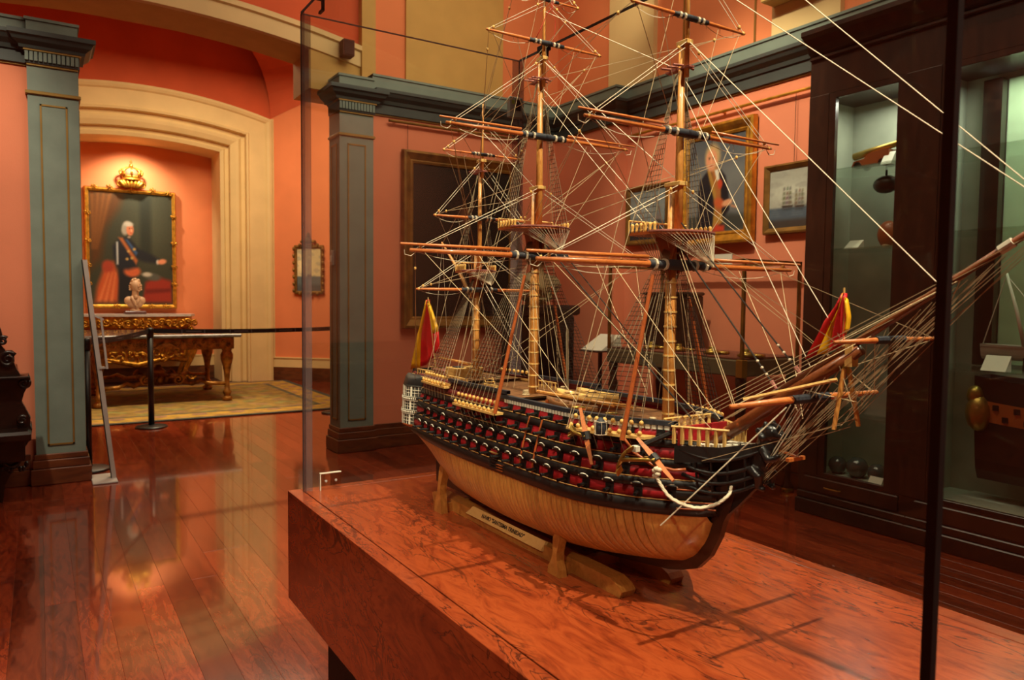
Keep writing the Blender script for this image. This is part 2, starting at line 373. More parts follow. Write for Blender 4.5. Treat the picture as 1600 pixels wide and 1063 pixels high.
# floor: slab, then planks one by one
fl = struct('floor', MB().box(-3.6, 7.4, -3.6, 14.6, -.06, -.006), M['floor_sub'])
PW = .127
plank_mesh = {}
def plank(x, y0, y1):
    L = round(y1-y0, 3)
    if L not in plank_mesh:
        mb = MB(); mb.bbox(.0002, PW-.0002, .0002, L-.0002, -.012, 0, .0006)
        plank_mesh[L] = mesh('plank', mb, M['floor'])
    o = bpy.data.objects.new('plank', plank_mesh[L]); COL.objects.link(o); o.parent = fl; o.location = (x, y0, 0)
def plank_run(xa, xb, ya, yb):
    n = 0; k0 = math.floor((xa+.007)/PW); k1 = math.ceil((xb+.007)/PW)
    for k in range(k0, k1):
        y = ya; rr = random.Random(k*13+int(ya*7)); L = rr.choice([.9, 1.3, 1.7])
        while y < yb-.05:
            e = min(yb, y+L)
            if yb-e < .5: e = yb
            plank(-.007+k*PW, y, e); y = e; L = rr.choice([1.5, 1.9, 2.3]); n += 1
    return n
npl = plank_run(-1.0, 4.9, 1.2, 6.6)
npl += plank_run(-.1, 3.5, 6.6, 13.1)
mbs = MB()
for k in range(-28, 58):
    x = -.007+k*PW
    for (a, b) in ((-3.5, -1.2), (-1.2, 1.2), (1.2, 4.0), (4.0, 6.6), (6.6, 9.6), (9.6, 13.1)):
        nx = round((x+.007)/PW)
        if 1.2 <= a < 6.6 and math.floor((-1.0+.007)/PW) <= nx < math.ceil(4.907/PW): continue
        if a >= 6.6 and math.floor((-.1+.007)/PW) <= nx < math.ceil(3.507/PW): continue
        mbs.box(x+.0006, x+PW-.0006, a+.0006, b-.0006, -.011, 0)
o = part('plank', mbs, M['floor'], fl); o['kind'] = 'stuff'

# walls of the hall
struct('wall_hall_left', MB().box(-3.4, -.03, YW, YW+.22, 0, 3.36), M['wall'])
struct('wall_hall_back', MB().box(2.66, 5.0, YW, YW+.22, 0, 3.5), M['wall'])
struct('wall_hall_right', MB().box(4.95, 5.1, -3.4, 5.66, 0, 3.5), M['wall'])
struct('wall_corner_pier', MB().box(4.80, 5.1, 5.64, YW, 0, 3.5), M['wall'])
struct('wall_far_left', MB().box(-3.55, -3.4, -3.4, 14.4, 0, 5.7), M['wall'])
struct('wall_behind', MB().box(-3.4, 7.2, -3.55, -3.4, 0, 5.7), M['wall'])
struct('wall_far_right', MB().box(7.0, 7.15, -3.4, 14.4, 0, 5.7), M['wall'])
struct('ceiling', MB().box(-3.5, 7.1, -3.5, 14.6, 5.7, 5.85), M['ceil'])

# pilasters
def pilaster(name, x0, x1, yf, yb, zc, side_panel, inner_left):
    """panelled pilaster; zc = underside of the entablature"""
    rt = structroot(name)
    part('shaft', MB().box(x0, x1, yf, yb, .23, zc), M['sage'], rt)
    b = MB()
    b.bbox(x0-.035, x1+.035, yf-.035, yb+.02, 0, .125, .006); b.bbox(x0-.022, x1+.022, yf-.022, yb+.01, .125, .19, .006); b.bbox(x0-.012, x1+.012, yf-.012, yb, .19, .235, .006)
    part('plinth', b, M['skirting'], rt)
    g = MB()
    def fr(u0, u1, z0, z1, w=.012):
        for (a, c, d, e) in ((u0, u1, z0, z0+w), (u0, u1, z1-w, z1), (u0, u0+w, z0, z1), (u1-w, u1, z0, z1)): g.box(a, c, yf-.008, yf+.004, d, e)
    ix = (x1-x0)*.23
    fr(x0+ix, x1-ix, .30, 2.87)
    part('panel_moulding', g, M['gilt_line'], rt)
    p = MB().box(x0+ix+.012, x1-ix-.012, yf-.003, yf+.004, .312, 2.858); part('panel', p, M['sage'], rt)
    if side_panel:
        g2 = MB()
        a, c = yf+.07, yb-.06
        xs = x0 if side_panel < 0 else x1
        for (q, r_, d, e) in ((a, c, .30, .312), (a, c, 2.858, 2.87), (a, a+.012, .3, 2.87), (c-.012, c, .3, 2.87)): g2.box(xs-.006, xs+.006, q, r_, d, e)
        part('side_panel_moulding', g2, M['gilt_line'], rt)
    n = MB().bbox(x0-.014, x1+.014, yf-.016, yb, 2.935, 2.962, .005); part('neck_band', n, M['gilt_line'], rt)
    return rt
def entablature(name, x0, x1, yf, yb, dent=True):
    """stepped cornice along X: frieze bead, dentils, crown, parapet"""
    rt = structroot(name)
    b = MB(); b.box(x0-.0, x1+.0, yf-.012, yb, 3.145, 3.16); b.box(x0-.02, x1+.02, yf-.04, yb, 3.245, 3.258); part('gilt_bead', b, M['gilt_line'], rt)
    b = MB(); b.box(x0-.01, x1+.01, yf-.02, yb, 3.16, 3.245); part('frieze', b, M['sage_dark'], rt)
    if dent:
        n = int((x1-x0+.04)/.030); w = (x1-x0+.02)/n
        for k in range(n):
            d = MB().box(x0-.01+k*w, x0-.01+k*w+w*.72, yf-.036, yf-.018, 3.175, 3.24); part('dentil', d, M['sage'], rt)
    prof = [(0, 3.258), (-.045, 3.258), (-.05, 3.28), (-.085, 3.305), (-.10, 3.335), (-.115, 3.34), (-.115, 3.372), (0, 3.372)]
    b = MB(); xa, xb = x0, x1
    rows = []
    for (dy, z) in prof:
        e = -dy
        rows.append([(xa-e, yb, z), (xa-e, yf+dy, z), (xb+e, yf+dy, z), (xb+e, yb, z)])
    b.grid(rows); b.add(rows[-1], [(0, 1, 2, 3)]); b.add(rows[0], [(3, 2, 1, 0)])
    part('crown', b, M['sage_dark'], rt)
    b = MB(); b.box(x0, x1, yf+.0, yb, 3.372, 3.475); b.box(x0-.012, x1+.012, yf-.012, yb, 3.475, 3.495); part('parapet', b, M['sage'], rt)
    return rt
pilaster('trim_1', -.04, .289, 6.615, 6.89, 3.15, 1, False)
pilaster('trim_2', 2.345, 2.672, 6.615, 6.90, 3.15, -1, True)
entablature('trim_3', -.04, .289, 6.615, 6.89)
entablature('trim_4', 2.345, 2.672, 6.615, 6.90)
def run_cornice(name, path, h0=3.16, par=3.49):
    """long cornice following a polyline of wall faces; path points (x, y), room on the left-hand side of travel"""
    rt = structroot(name)
    P = [Vector((p[0], p[1], 0)) for p in path]
    nrm = []
    for i in range(len(P)-1):
        d = (P[i+1]-P[i]).normalized(); nrm.append(Vector((-d.y, d.x, 0)))
    def off(i, e):
        if i == 0: return P[0]+nrm[0]*e
        if i == len(P)-1: return P[-1]+nrm[-1]*e
        n = nrm[i-1]+nrm[i]; n = n/(1+nrm[i-1].dot(nrm[i])); return P[i]+n*e
    def sweep(prof, nm, m):
        rows = []
        for (e, z) in prof: rows.append([(off(i, e).x, off(i, e).y, z) for i in range(len(P))])
        rows.append(rows[0]); part(nm, MB().grid(rows), m, rt)
    sweep([(-.01, h0), (.03, h0), (.03, h0+.09), (-.01, h0+.09)], 'frieze', M['sage_dark'])
    sweep([(-.01, h0-.015), (.014, h0-.015), (.014, h0), (-.01, h0)], 'gilt_bead', M['gilt_line'])
    sweep([(-.01, h0+.09), (.045, h0+.09), (.055, h0+.12), (.09, h0+.15), (.11, h0+.18), (.12, h0+.185), (.12, h0+.212), (-.01, h0+.212)], 'crown', M['sage_dark'])
    sweep([(-.12, h0+.212), (.02, h0+.212), (.02, par-.02), (.032, par-.02), (.032, par), (-.12, par)], 'parapet', M['sage'])
    return rt
run_cornice('trim_5', [(-.042, YW), (-3.4, YW)])
run_cornice('trim_6', [(4.95, -2.5), (4.95, 5.64), (4.80, 5.64), (4.80, YW), (2.674, YW)], 3.19, 3.55)
def skirt(name, x0, x1, y, s=1):
    b = MB(); b.bbox(x0, x1, y-.032, y+.02, 0, .122, .005); b.bbox(x0, x1, y-.02, y+.02, .122, .19, .005); b.bbox(x0, x1, y-.012, y+.02, .19, .235, .004)
    struct(name, b, M['skirting'])
skirt('baseboard_left', -3.4, -.076, YW)
skirt('baseboard_back', 2.70, 4.79, YW)
b = MB(); b.bbox(4.918, 4.96, 3.3, 5.6, 0, .122, .005); b.bbox(4.93, 4.96, 3.3, 5.6, .122, .235, .005); struct('baseboard_right', b, M['skirting'])

# upper walls above the cornice, painted in tan, cream and orange panels
up = structroot('wall_upper_back')
for (x0, x1, m, d) in ((2.66, 2.80, 'tan', .03), (2.80, 3.12, 'wall2', 0), (3.12, 4.25, 'tan', .03), (4.25, 5.0, 'wall2', 0)):
    part('wall_panel', MB().box(x0, x1, 6.90-d, 7.1, 3.36, 5.7), M[m], up)
ur = structroot('wall_upper_right')
for (y0, y1, m, d) in ((5.3, 5.95, 'cream', .05), (5.95, 7.0, 'wall2', -.0), (3.95, 5.3, 'wall2', 0), (3.35, 3.95, 'cream', .05), (-3.4, 3.35, 'wall2', 0)):
    part('wall_panel', MB().box(5.0-d, 5.2, y0, y1, 3.36, 5.7), M[m], ur)
g = MB()
for y in (4.15, 4.95): g.box(4.99, 5.01, y-.008, y+.008, 3.5, 4.25)
g.box(4.99, 5.01, 4.15, 4.95, 4.24, 4.256)
part('panel_moulding', g, M['gilt_line'], ur)

# big segmental arch spanning above both pilasters: z = zc - .055 (x-.7)^2
def archz(x, zc, k=.055, c=.7): return zc-k*(x-c)**2
xs = [-3.3+i*(2.66+3.3)/30 for i in range(31)]
ar = structroot('trim_7')
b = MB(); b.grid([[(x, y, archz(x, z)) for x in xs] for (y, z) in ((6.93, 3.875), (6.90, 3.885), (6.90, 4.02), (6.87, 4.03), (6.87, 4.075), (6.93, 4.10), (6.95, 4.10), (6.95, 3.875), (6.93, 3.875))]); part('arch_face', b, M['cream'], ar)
b = MB(); b.grid([[(x, y, archz(x, z)) for x in xs] for (y, z) in ((6.94, 3.874), (7.42, 3.862), (7.42, 4.1), (6.94, 4.1), (6.94, 3.874))]); part('arch_soffit', b, M['tan'], ar)  # soffit's shade put into the colour, darker than the cream face
b = MB(); b.grid([[(x, 6.96, archz(x, 4.07)) for x in xs], [(x, 6.96, 5.7) for x in xs], [(x, 7.1, 5.7) for x in xs], [(x, 7.1, archz(x, 4.07)) for x in xs]])
struct('wall_above_arch', b, M['red'])
struct('trim_8', MB().box(2.16, 2.67, 6.92, 7.42, 3.40, 3.86), M['tan'])

# ------------------------------------------------------------------ rotunda behind the arch
AC = 1.45
def arc(x, z0, k=.07): return z0-k*(x-AC)**2
def leg_path(hw, zc):
    """right foot, up, over the arch, down to the left foot"""
    n = 18
    return [(AC+hw, 0)]+[(AC+hw-2*hw*i/n, arc(AC+hw-2*hw*i/n, zc)) for i in range(n+1)]+[(AC-hw, 0)]
cs = structroot('trim_11')
def casing(nm, prof, m):
    rows = []
    for (w, y) in prof: rows.append([(x, y, z) for (x, z) in leg_path(1.97-.8*w, 4.75-.77*w)])
    part(nm, MB().grid(rows), m, cs)
casing('outer_moulding', [(0, 13.14), (0, 13.03), (.05, 13.02), (.10, 13.04), (.13, 13.07)], M['cream'])
casing('flat_band', [(.13, 13.07), (.46, 13.075), (.48, 13.05), (.52, 13.06), (.53, 13.16)], M['cream'])
casing('middle_moulding', [(.53, 13.16), (.60, 13.17), (.66, 13.13), (.72, 13.14), (.82, 13.18), (.83, 13.27)], M['cream'])
casing('inner_moulding', [(.83, 13.27), (.90, 13.28), (.93, 13.25), (1.0, 13.27), (1.0, 14.05)], M['cream'])
# wall around the casing, alcove, side walls, vault
pth = leg_path(1.95, 4.73); rows = [[(x, 13.12, z) for (x, z) in pth], [((-1.6 if x < AC-1.9 else 4.6 if x > AC+1.9 else x), 13.12, (z if z == 0 else 5.7)) for (x, z) in pth]]
struct('wall_rotunda_back', MB().grid(rows), M['red'])
struct('wall_alcove', MB().box(.1, 2.8, 14.0, 14.15, 0, 4.4), M['wall2'])
b = MB(); b.box(.26, 2.64, 13.965, 14.0, .23, .42); b.box(.26, 2.64, 13.955, 14.0, .40, .425); struct('trim_9', b, M['cream'])
struct('baseboard_alcove', MB().box(.26, 2.64, 13.95, 14.0, 0, .23), M['skirting'])
def diag(p, d): return (3.42+p/math.sqrt(2)-d/math.sqrt(2), 13.1-p/math.sqrt(2)-d/math.sqrt(2))   # p along the slanting wall, d in front of it
def dbox(mb, p0, p1, d0, d1, z0, z1):
    c = [diag(p0, d1), diag(p1, d1), diag(p1, d0), diag(p0, d0)]
    return mb.prism([(x, y) for x, y in c], 'z', z0, z1)
struct('wall_rotunda_right', dbox(MB(), 0, 3.2, -.15, 0, 0, 5.7), M['wall2'])
struct('baseboard_rotunda', dbox(dbox(MB(), 0, 3.2, 0, .03, 0, .15), 0, 3.2, 0, .018, .15, .235), M['skirting'])
b = MB(); dbox(b, 0, 3.2, 0, .016, .235, .40); dbox(b, 0, .06, 0, .016, .40, 4.5); dbox(b, 0, 3.2, 0, .028, .39, .41); struct('trim_10', b, M['cream'])
# cove: red vault surface that leaves the wall above z 4.5
b = MB(); rows = []
for i in range(9):
    t = i/8; e = .9*(1-math.cos(t*PI/2)); h = math.sin(t*PI/2)
    rows.append([(diag(p, .006+e)[0], diag(p, .006+e)[1], 4.51+.40*p-.05*p*p+(5.55-4.51-.40*p+.05*p*p)*h) for p in (0, .2, .4, .6, .9, 1.3, 1.8, 2.4, 3.2)])
struct('ceiling_cove', b.grid(rows), M['red'])

# ------------------------------------------------------------------ stanchions, belt, rug, sign stand
def stanchion(x, y, label, h=1.1):
    t = thing('barrier_post', label, 'barrier post', (x, y, 0), 'black belt barrier posts')
    part('base', MB().lathe((x, y, 0), [(.165, 0), (.165, .012), (.15, .02), (.05, .032), (.036, .034)], 28), M['black'], t, True)
    part('post', MB().lathe((x, y, 0), [(.031, .03), (.031, h-.10)], 18), M['black'], t, True)
    part('belt_head', MB().lathe((x, y, 0), [(.036, h-.10), (.038, h-.02), (.034, h-.005), (.02, h)], 18), M['black'], t, True)
    return t
stanchion(1.02, 8.95, 'black barrier post standing clear in front of the carved table')
stanchion(.318, 6.99, 'black barrier post close behind the left green pilaster')
stanchion(3.12, 9.0, 'black barrier post hidden behind the right green pilaster')
def belt(p, q, label, name='barrier_belt', sag=.03):
    t = thing(name, label, 'belt', ((p[0]+q[0])/2, (p[1]+q[1])/2, 1.01), 'black barrier belts')
    P, Q = Vector(p), Vector(q); n = 10; rows = [[], []]
    dirv = (Q-P).normalized(); nr = Vector((-dirv.y, dirv.x, 0))*.0012
    pts = [P.lerp(Q, i/n)+Vector((0, 0, -sag*4*(i/n)*(1-i/n))) for i in range(n+1)]
    b = MB(); b.grid([[p_+nr+Vector((0, 0, .025)) for p_ in pts], [p_+nr-Vector((0, 0, .025)) for p_ in pts], [p_-nr-Vector((0, 0, .025)) for p_ in pts], [p_-nr+Vector((0, 0, .025)) for p_ in pts], [p_+nr+Vector((0, 0, .025)) for p_ in pts]])
    part('webbing', b, M['belt'], t)
    m = MB(); L = (Q-P).length; k = 0; u = .28
    while u < L-.3:
        for (du, w) in ((0, .012), (.05, .16), (.24, .012)):
            a = (u+du)/L; e = min(1, (u+du+w)/L)
            za = -sag*4*a*(1-a)
            c0 = P.lerp(Q, a)+Vector((0, 0, za)); c1 = P.lerp(Q, e)+Vector((0, 0, -sag*4*e*(1-e)))
            hh = .02 if w < .05 else .006
            for sgn in (-1, 1):
                o_ = nr*sgn*1.5
                m.add([c0+o_+Vector((0, 0, -hh)), c1+o_+Vector((0, 0, -hh)), c1+o_+Vector((0, 0, hh)), c0+o_+Vector((0, 0, hh))], [(0, 1, 2, 3)])
        u += .52
    part('printed_mark', m, M['beltmark'], t, kind='stuff')
    return t
belt((1.058, 8.95, 1.065), (3.083, 9.0, 1.065), 'black belt stretched right from the clear standing post to the green pilaster', sag=.015)
belt((.328, 7.03, 1.065), (1.0, 8.915, 1.065), 'black belt running away from the pilaster post to the clear standing post', sag=.02)
# rug with painted pattern
def paint_mesh(name, W, H, nx, ny, fn, mat, parent=None, place=None, bend=None):
    """flat (W x H) sheet whose colour attribute is a small painting; fn(u, v) -> sRGB arrays"""
    u, v = np.meshgrid((np.arange(nx+1))/nx, (np.arange(ny+1))/ny)
    img = fn(u, v)
    lin = np.where(img/255. <= .04045, img/255./12.92, ((np.clip(img, 0, 255)/255.+.055)/1.055)**2.4)
    vs = [place(a, b_) for a, b_ in zip(u.ravel()*W, v.ravel()*H)]
    fs = [(j*(nx+1)+i, j*(nx+1)+i+1, (j+1)*(nx+1)+i+1, (j+1)*(nx+1)+i) for j in range(ny) for i in range(nx)]
    me = bpy.data.meshes.new(name); org = ORG.get(parent.name, (0, 0, 0)) if parent else (0, 0, 0)
    me.from_pydata([(p[0]-org[0], p[1]-org[1], p[2]-org[2]) for p in vs], [], fs); me.materials.append(mat)
    at = me.color_attributes.new('paint', 'FLOAT_COLOR', 'POINT')
    at.data.foreach_set('color', np.concatenate([lin.reshape(-1, 3), np.ones((lin.size//3, 1))], 1).ravel().astype(np.float32))
    o = bpy.data.objects.new(name, me); link(o, parent)
    if parent: ORG[o.name] = org
    return o
def mixc(img, col, a):
    a = np.clip(a, 0, 1)[..., None]; return img*(1-a)+np.array(col, float)*a
def ell(img, u, v, cx, cy, rx, ry, col, soft=.15, rot=0.):
    c, s = math.cos(rot), math.sin(rot); x, y = u-cx, v-cy; X, Y = (x*c+y*s)/rx, (-x*s+y*c)/ry
    d = np.sqrt(X*X+Y*Y); return mixc(img, col, (1+soft-d)/(2*soft))
def poly(img, u, v, pts, col, soft=.008):
    inside = np.zeros_like(u, bool); d = np.full_like(u, 9.)
    n = len(pts)
    for i in range(n):
        x0, y0 = pts[i]; x1, y1 = pts[(i+1) % n]
        cond = ((y0 > v) != (y1 > v)); xi = (x1-x0)*(v-y0)/((y1-y0) if abs(y1-y0) > 1e-9 else 1e-9)+x0
        inside ^= cond & (u < xi)
        t = np.clip(((u-x0)*(x1-x0)+(v-y0)*(y1-y0))/max(1e-9, (x1-x0)**2+(y1-y0)**2), 0, 1)
        d = np.minimum(d, np.hypot(u-x0-t*(x1-x0), v-y0-t*(y1-y0)))
    sd = np.where(inside, d, -d); return mixc(img, col, .5+sd/(2*soft))
def rugfn(u, v):
    img = np.zeros(u.shape+(3,))+np.array([132, 102, 42.])
    U, V = u*4.1, v*3.62; e = np.minimum(np.minimum(U, 4.1-U), np.minimum(V, 3.62-V))
    sw = np.sin(U*9)*np.sin(V*9)+.5*np.sin(U*21+1)*np.sin(V*17)
    img = mixc(img, (128, 92, 70), (sw > .55)*.55); img = mixc(img, (110, 112, 60), (sw < -.6)*.6)
    img = mixc(img, (60, 58, 50), (e < .10)*1.); img = mixc(img, (170, 128, 42), ((e > .10) & (e < .42))*.8)
    q = np.sin(U*14)*np.sin(V*14); img = mixc(img, (120, 84, 82), ((e > .14) & (e < .38) & (q > .35))*.7)
    img = mixc(img, (70, 66, 52), ((e > .42) & (e < .50))*.8)
    return img
rt = thing('patterned_rug', 'large gold and brown patterned rug with dark border under the carved table', 'rug', (1.5, 11.1, 0))
part('rug_backing', MB().box(-.5, 3.6, 9.28, 12.9, .0005, .012), M['groove'], rt)
paint_mesh('rug_pile', 4.1, 3.62, 164, 144, rugfn, M['rug'], rt, lambda a, b_: (-.5+a, 9.28+b_, .0135))
# grey sign stand leaning left, seen edge-on
t = thing('leaning_sign_stand', 'slanted grey metal sign stand on a flat foot beside the left green pilaster', 'sign stand', (.42, 6.56, 0))
part('foot_plate', MB().bbox(.318, .49, 6.40, 6.73, 0, .014, .004), M['steel'], t)
b = MB(); b.prism([(.455, .014), (.488, .014), (.318, 1.72), (.285, 1.72)], 'y', 6.53, 6.60); part('slanted_upright', b, M['steel'], t)
b = MB(); b.prism([(.452, .014), (.456, .014), (.286, 1.72), (.280, 1.72)], 'y', 6.525, 6.605); part('dark_back_edge', b, M['black'], t)
b = MB(); b.prism([(.395, 1.28), (.408, 1.28), (.445, .88), (.43, .88)], 'y', 6.50, 6.54); b.prism([(.36, 1.30), (.42, 1.27), (.42, 1.255), (.36, 1.285)], 'y', 6.52, 6.56); b.prism([(.385, .90), (.44, .89), (.44, .88), (.385, .88)], 'y', 6.52, 6.56); part('leaflet_holder', b, M['steel'], t, label='small slanted holder on the stand')

# carved dark bench against the left wall
t = thing('carved_bench', 'dark carved wooden bench with scrolled end against the salmon wall', 'bench', (-.6, 6.3, 0))
x = -.06
prof = [(-.32, 0), (-.24, 0), (-.225, .12), (-.18, .22), (-.135, .30), (-.10, .38), (-.065, .44), (-.058, .50), (-.07, .53), (-.066, .58), (-.09, .64), (-.115, .70), (-.10, .76), (-.075, .81), (-.06, .86), (-.07, .885), (-.12, .89), (-.14, .93), (-.155, .98), (-.17, 1.02), (-.20, 1.06), (-.225, 1.10), (-.215, 1.16), (-.225, 1.21), (-.24, 1.24), (-.28, 1.24), (-.34, 1.05), (-.34, .5), (-.38, .3)]
part('bench_end', MB().prism(prof, 'y', 6.18, 6.25), M['darkwood'], t)
part('seat', MB().bbox(-1.6, -.062, 5.98, 6.58, .44, .515, .02), M['darkwood'], t)
part('seat_apron', MB().bbox(-1.58, -.10, 6.05, 6.12, .30, .44, .01), M['darkwood'], t)
part('backrest', MB().bbox(-1.6, -.16, 6.54, 6.60, .515, 1.04, .015), M['darkwood'], t)
b = MB(); b.bbox(-1.6, -.07, 6.10, 6.34, .865, .885, .006); part('arm_ledge', b, M['darkwood'], t)
b = MB()
for (cx, cz, r_, fl_) in ((-.19, 1.0, .055, 1), (-.10, .83, .035, -1), (-.115, .57, .03, 1), (-.19, .30, .06, -1), (-.215, 1.13, .03, 1), (-.17, .40, .045, 1)):
    b.scroll((cx, 6.168, cz), r_, .014, 'y', 1.7, fl_, .6)
for k in range(9): b.ball((-.24+.018*k, 6.175, .24+.02*math.sin(k*1.7)), .016, .012, .022)
part('carved_scrollwork', b, M['darkwood'], t, True, kind='stuff')
for y in (6.0, 6.5):
    b = MB().lathe((-.30, y, 0), [(.02, 0), (.045, .02), (.04, .06), (.028, .1), (.05, .2), (.055, .3), (.03, .36), (.03, .44)], 12); part('leg', b, M['darkwood'], t, True)
# ================================================================== pictures
def frame(t, place, W, H, prof, mat, z0=0., name='frame_rail'):
    """four mitred rails swept round a W x H opening; prof = (out, proud) pairs; place(u, v, d) -> world"""
    cs_ = [(0, 0), (W, 0), (W, H), (0, H)]; dg = [(-1, -1), (1, -1), (1, 1), (-1, 1)]
    for i in range(4):
        a, c = cs_[i], cs_[(i+1) % 4]; da, dc = dg[i], dg[(i+1) % 4]
        rows = []
        for k in range(len(prof)):
            e, d = prof[k]
            rows.append([place(a[0]+da[0]*e, a[1]+da[1]*e, d), place(c[0]+dc[0]*e, c[1]+dc[1]*e, d)])
        rows.append(rows[0]); part(name, MB().grid(rows), mat, t)
def portrait(u, v, bg, coat, sash, hair, pose, table=None, curtain=None, gold=(170, 130, 60), asp=1.35):
    """generic three-quarter figure: soft painted shapes; v up"""
    img = np.zeros(u.shape+(3,))+np.array(bg, float)
    img = mixc(img, tuple(min(255, c*1.35) for c in bg), np.exp(-((u-.72)**2/.06+(v-.66)**2/.09))*.8)
    if curtain:
        img = poly(img, u, v, [(0, 1), (.42, 1), (.36, .86), (.2, .68), (.13, .4), (.0, .3)], curtain, .05)
        for k in range(4): img = poly(img, u, v, [(.02+.07*k, .99), (.06+.07*k, .99), (.06+.03*k, .66), (.03+.02*k, .5)], tuple(c*1.5 for c in curtain), .025)
    return img
def king(u, v):
    img = portrait(u, v, (58, 58, 44), None, None, None, None, curtain=(86, 52, 24))
    img = poly(img, u, v, [(.60, .98), (.74, .98), (.74, .4), (.60, .4)], (48, 50, 40), .03)
    img = poly(img, u, v, [(.05, .02), (.32, .02), (.36, .22), (.28, .38), (.17, .34), (.08, .16)], (186, 84, 44), .03)
    img = ell(img, u, v, .21, .34, .07, .055, (160, 62, 40), .3)
    for k in range(3): img = poly(img, u, v, [(.09+.07*k, .03), (.12+.07*k, .03), (.22+.04*k, .28)], (222, 128, 78), .02)
    img = poly(img, u, v, [(.62, .02), (.99, .02), (.98, .22), (.80, .26), (.66, .2)], (150, 48, 32), .02)
    img = poly(img, u, v, [(.66, .1), (.98, .12), (.97, .15), (.66, .14)], (110, 34, 26), .015)
    img = poly(img, u, v, [(.33, .03), (.49, .03), (.52, .3), (.34, .36)], (34, 32, 34), .02)      # legs
    img = ell(img, u, v, .50, .30, .10, .05, (200, 96, 56), .25)                               # sash knot
    img = ell(img, u, v, .75, .255, .10, .035, (86, 84, 74), .3, -.1); img = ell(img, u, v, .68, .275, .06, .02, (190, 180, 160), .4)
    img = poly(img, u, v, [(.27, .52), (.36, .60), (.46, .605), (.53, .55), (.565, .44), (.56, .34), (.45, .315), (.32, .335), (.28, .42)], (36, 36, 42), .02)
    img = poly(img, u, v, [(.50, .56), (.60, .50), (.76, .45), (.83, .42), (.82, .375), (.66, .39), (.54, .42)], (38, 38, 42), .018)
    img = poly(img, u, v, [(.315, .56), (.335, .56), (.335, .36), (.315, .36)], (206, 206, 200), .01)
    img = poly(img, u, v, [(.34, .60), (.39, .60), (.57, .40), (.55, .36)], (172, 96, 52), .012)
    img = poly(img, u, v, [(.42, .585), (.45, .585), (.57, .47), (.55, .44)], (60, 84, 120), .01)
    for (a, c) in ((.46, .48), (.5, .42), (.44, .41), (.53, .50)): img = ell(img, u, v, a, c, .018, .012, (190, 150, 84), .5)
    img = ell(img, u, v, .815, .39, .018, .022, (206, 196, 184), .4); img = ell(img, u, v, .87, .395, .055, .024, (222, 140, 100), .3, .12)
    img = ell(img, u, v, .468, .606, .02, .010, (150, 128, 110), .4)
    img = ell(img, u, v, .452, .70, .062, .050, (176, 166, 148), .2); img = ell(img, u, v, .42, .668, .042, .045, (158, 148, 132), .3)
    img = ell(img, u, v, .482, .672, .044, .052, (206, 122, 84), .2); img = ell(img, u, v, .468, .722, .05, .02, (190, 180, 164), .4)
    for (a, c, r_) in ((.475, .685, .007), (.503, .685, .006)): img = ell(img, u, v, a, c, r_, .005, (70, 44, 34), .5)
    img = ell(img, u, v, .497, .667, .006, .016, (240, 170, 130), .5); img = ell(img, u, v, .493, .645, .013, .004, (170, 70, 56), .5)
    return img
def officer(u, v):
    img = np.zeros(u.shape+(3,))+np.array([104, 108, 112.])
    img = mixc(img, (122, 122, 118), np.exp(-((v-.36)**2/.05+(u-.15)**2/.2))*.8); img = mixc(img, (52, 58, 66), np.clip((v-.6)*2, 0, 1)*.7)
    img = ell(img, u, v, .8, .55, .25, .1, (112, 116, 116), .8)
    img = poly(img, u, v, [(0, 0), (1, 0), (1, .16), (.5, .2), (0, .18)], (58, 62, 58), .03)
    img = poly(img, u, v, [(.20, .02), (.16, .40), (.20, .56), (.33, .655), (.55, .665), (.66, .58), (.72, .40), (.74, .22), (.66, .16), (.60, .02)], (26, 26, 34), .018)
    img = poly(img, u, v, [(.33, .66), (.38, .68), (.56, .36), (.64, .10), (.44, .02), (.48, .3)], (172, 128, 58), .014)
    img = poly(img, u, v, [(.39, .69), (.52, .69), (.58, .5), (.60, .2), (.50, .16), (.50, .42)], (168, 104, 52), .014)
    img = poly(img, u, v, [(.46, .66), (.53, .66), (.555, .55), (.51, .54)], (224, 222, 210), .012)
    img = ell(img, u, v, .57, .50, .04, .05, (200, 70, 44), .3); img = ell(img, u, v, .56, .30, .10, .055, (196, 92, 50), .3, -.2); img = poly(img, u, v, [(.44, .0), (.66, 0), (.66, .06), (.5, .08)], (200, 64, 40), .02)
    img = ell(img, u, v, .70, .295, .09, .035, (224, 160, 120), .25, .12); img = poly(img, u, v, [(.77, .27), (.86, .25), (.86, .23), (.77, .25)], (210, 140, 100), .01)
    img = ell(img, u, v, .425, .80, .135, .135, (190, 158, 108), .25)
    img = ell(img, u, v, .405, .765, .10, .115, (222, 150, 112), .18)
    for a in (.365, .44): img = ell(img, u, v, a, .785, .016, .008, (84, 58, 46), .5); img = ell(img, u, v, a, .803, .024, .005, (150, 110, 76), .5)
    img = ell(img, u, v, .40, .755, .013, .03, (238, 172, 132), .5); img = ell(img, u, v, .40, .705, .03, .008, (176, 84, 66), .5)
    return img
def darkman(u, v):
    img = np.zeros(u.shape+(3,))+np.array([20, 22, 19.])
    img = mixc(img, (28, 30, 26), np.clip(1-v*1.6, 0, 1)*.6)
    img = poly(img, u, v, [(.28, .05), (.30, .45), (.42, .60), (.62, .60), (.72, .45), (.74, .05)], (20, 20, 20), .05)
    img = ell(img, u, v, .53, .69, .06, .085, (96, 62, 44), .4); img = ell(img, u, v, .52, .78, .12, .04, (22, 20, 18), .4)
    img = ell(img, u, v, .53, .585, .05, .02, (84, 78, 66), .5)
    return img
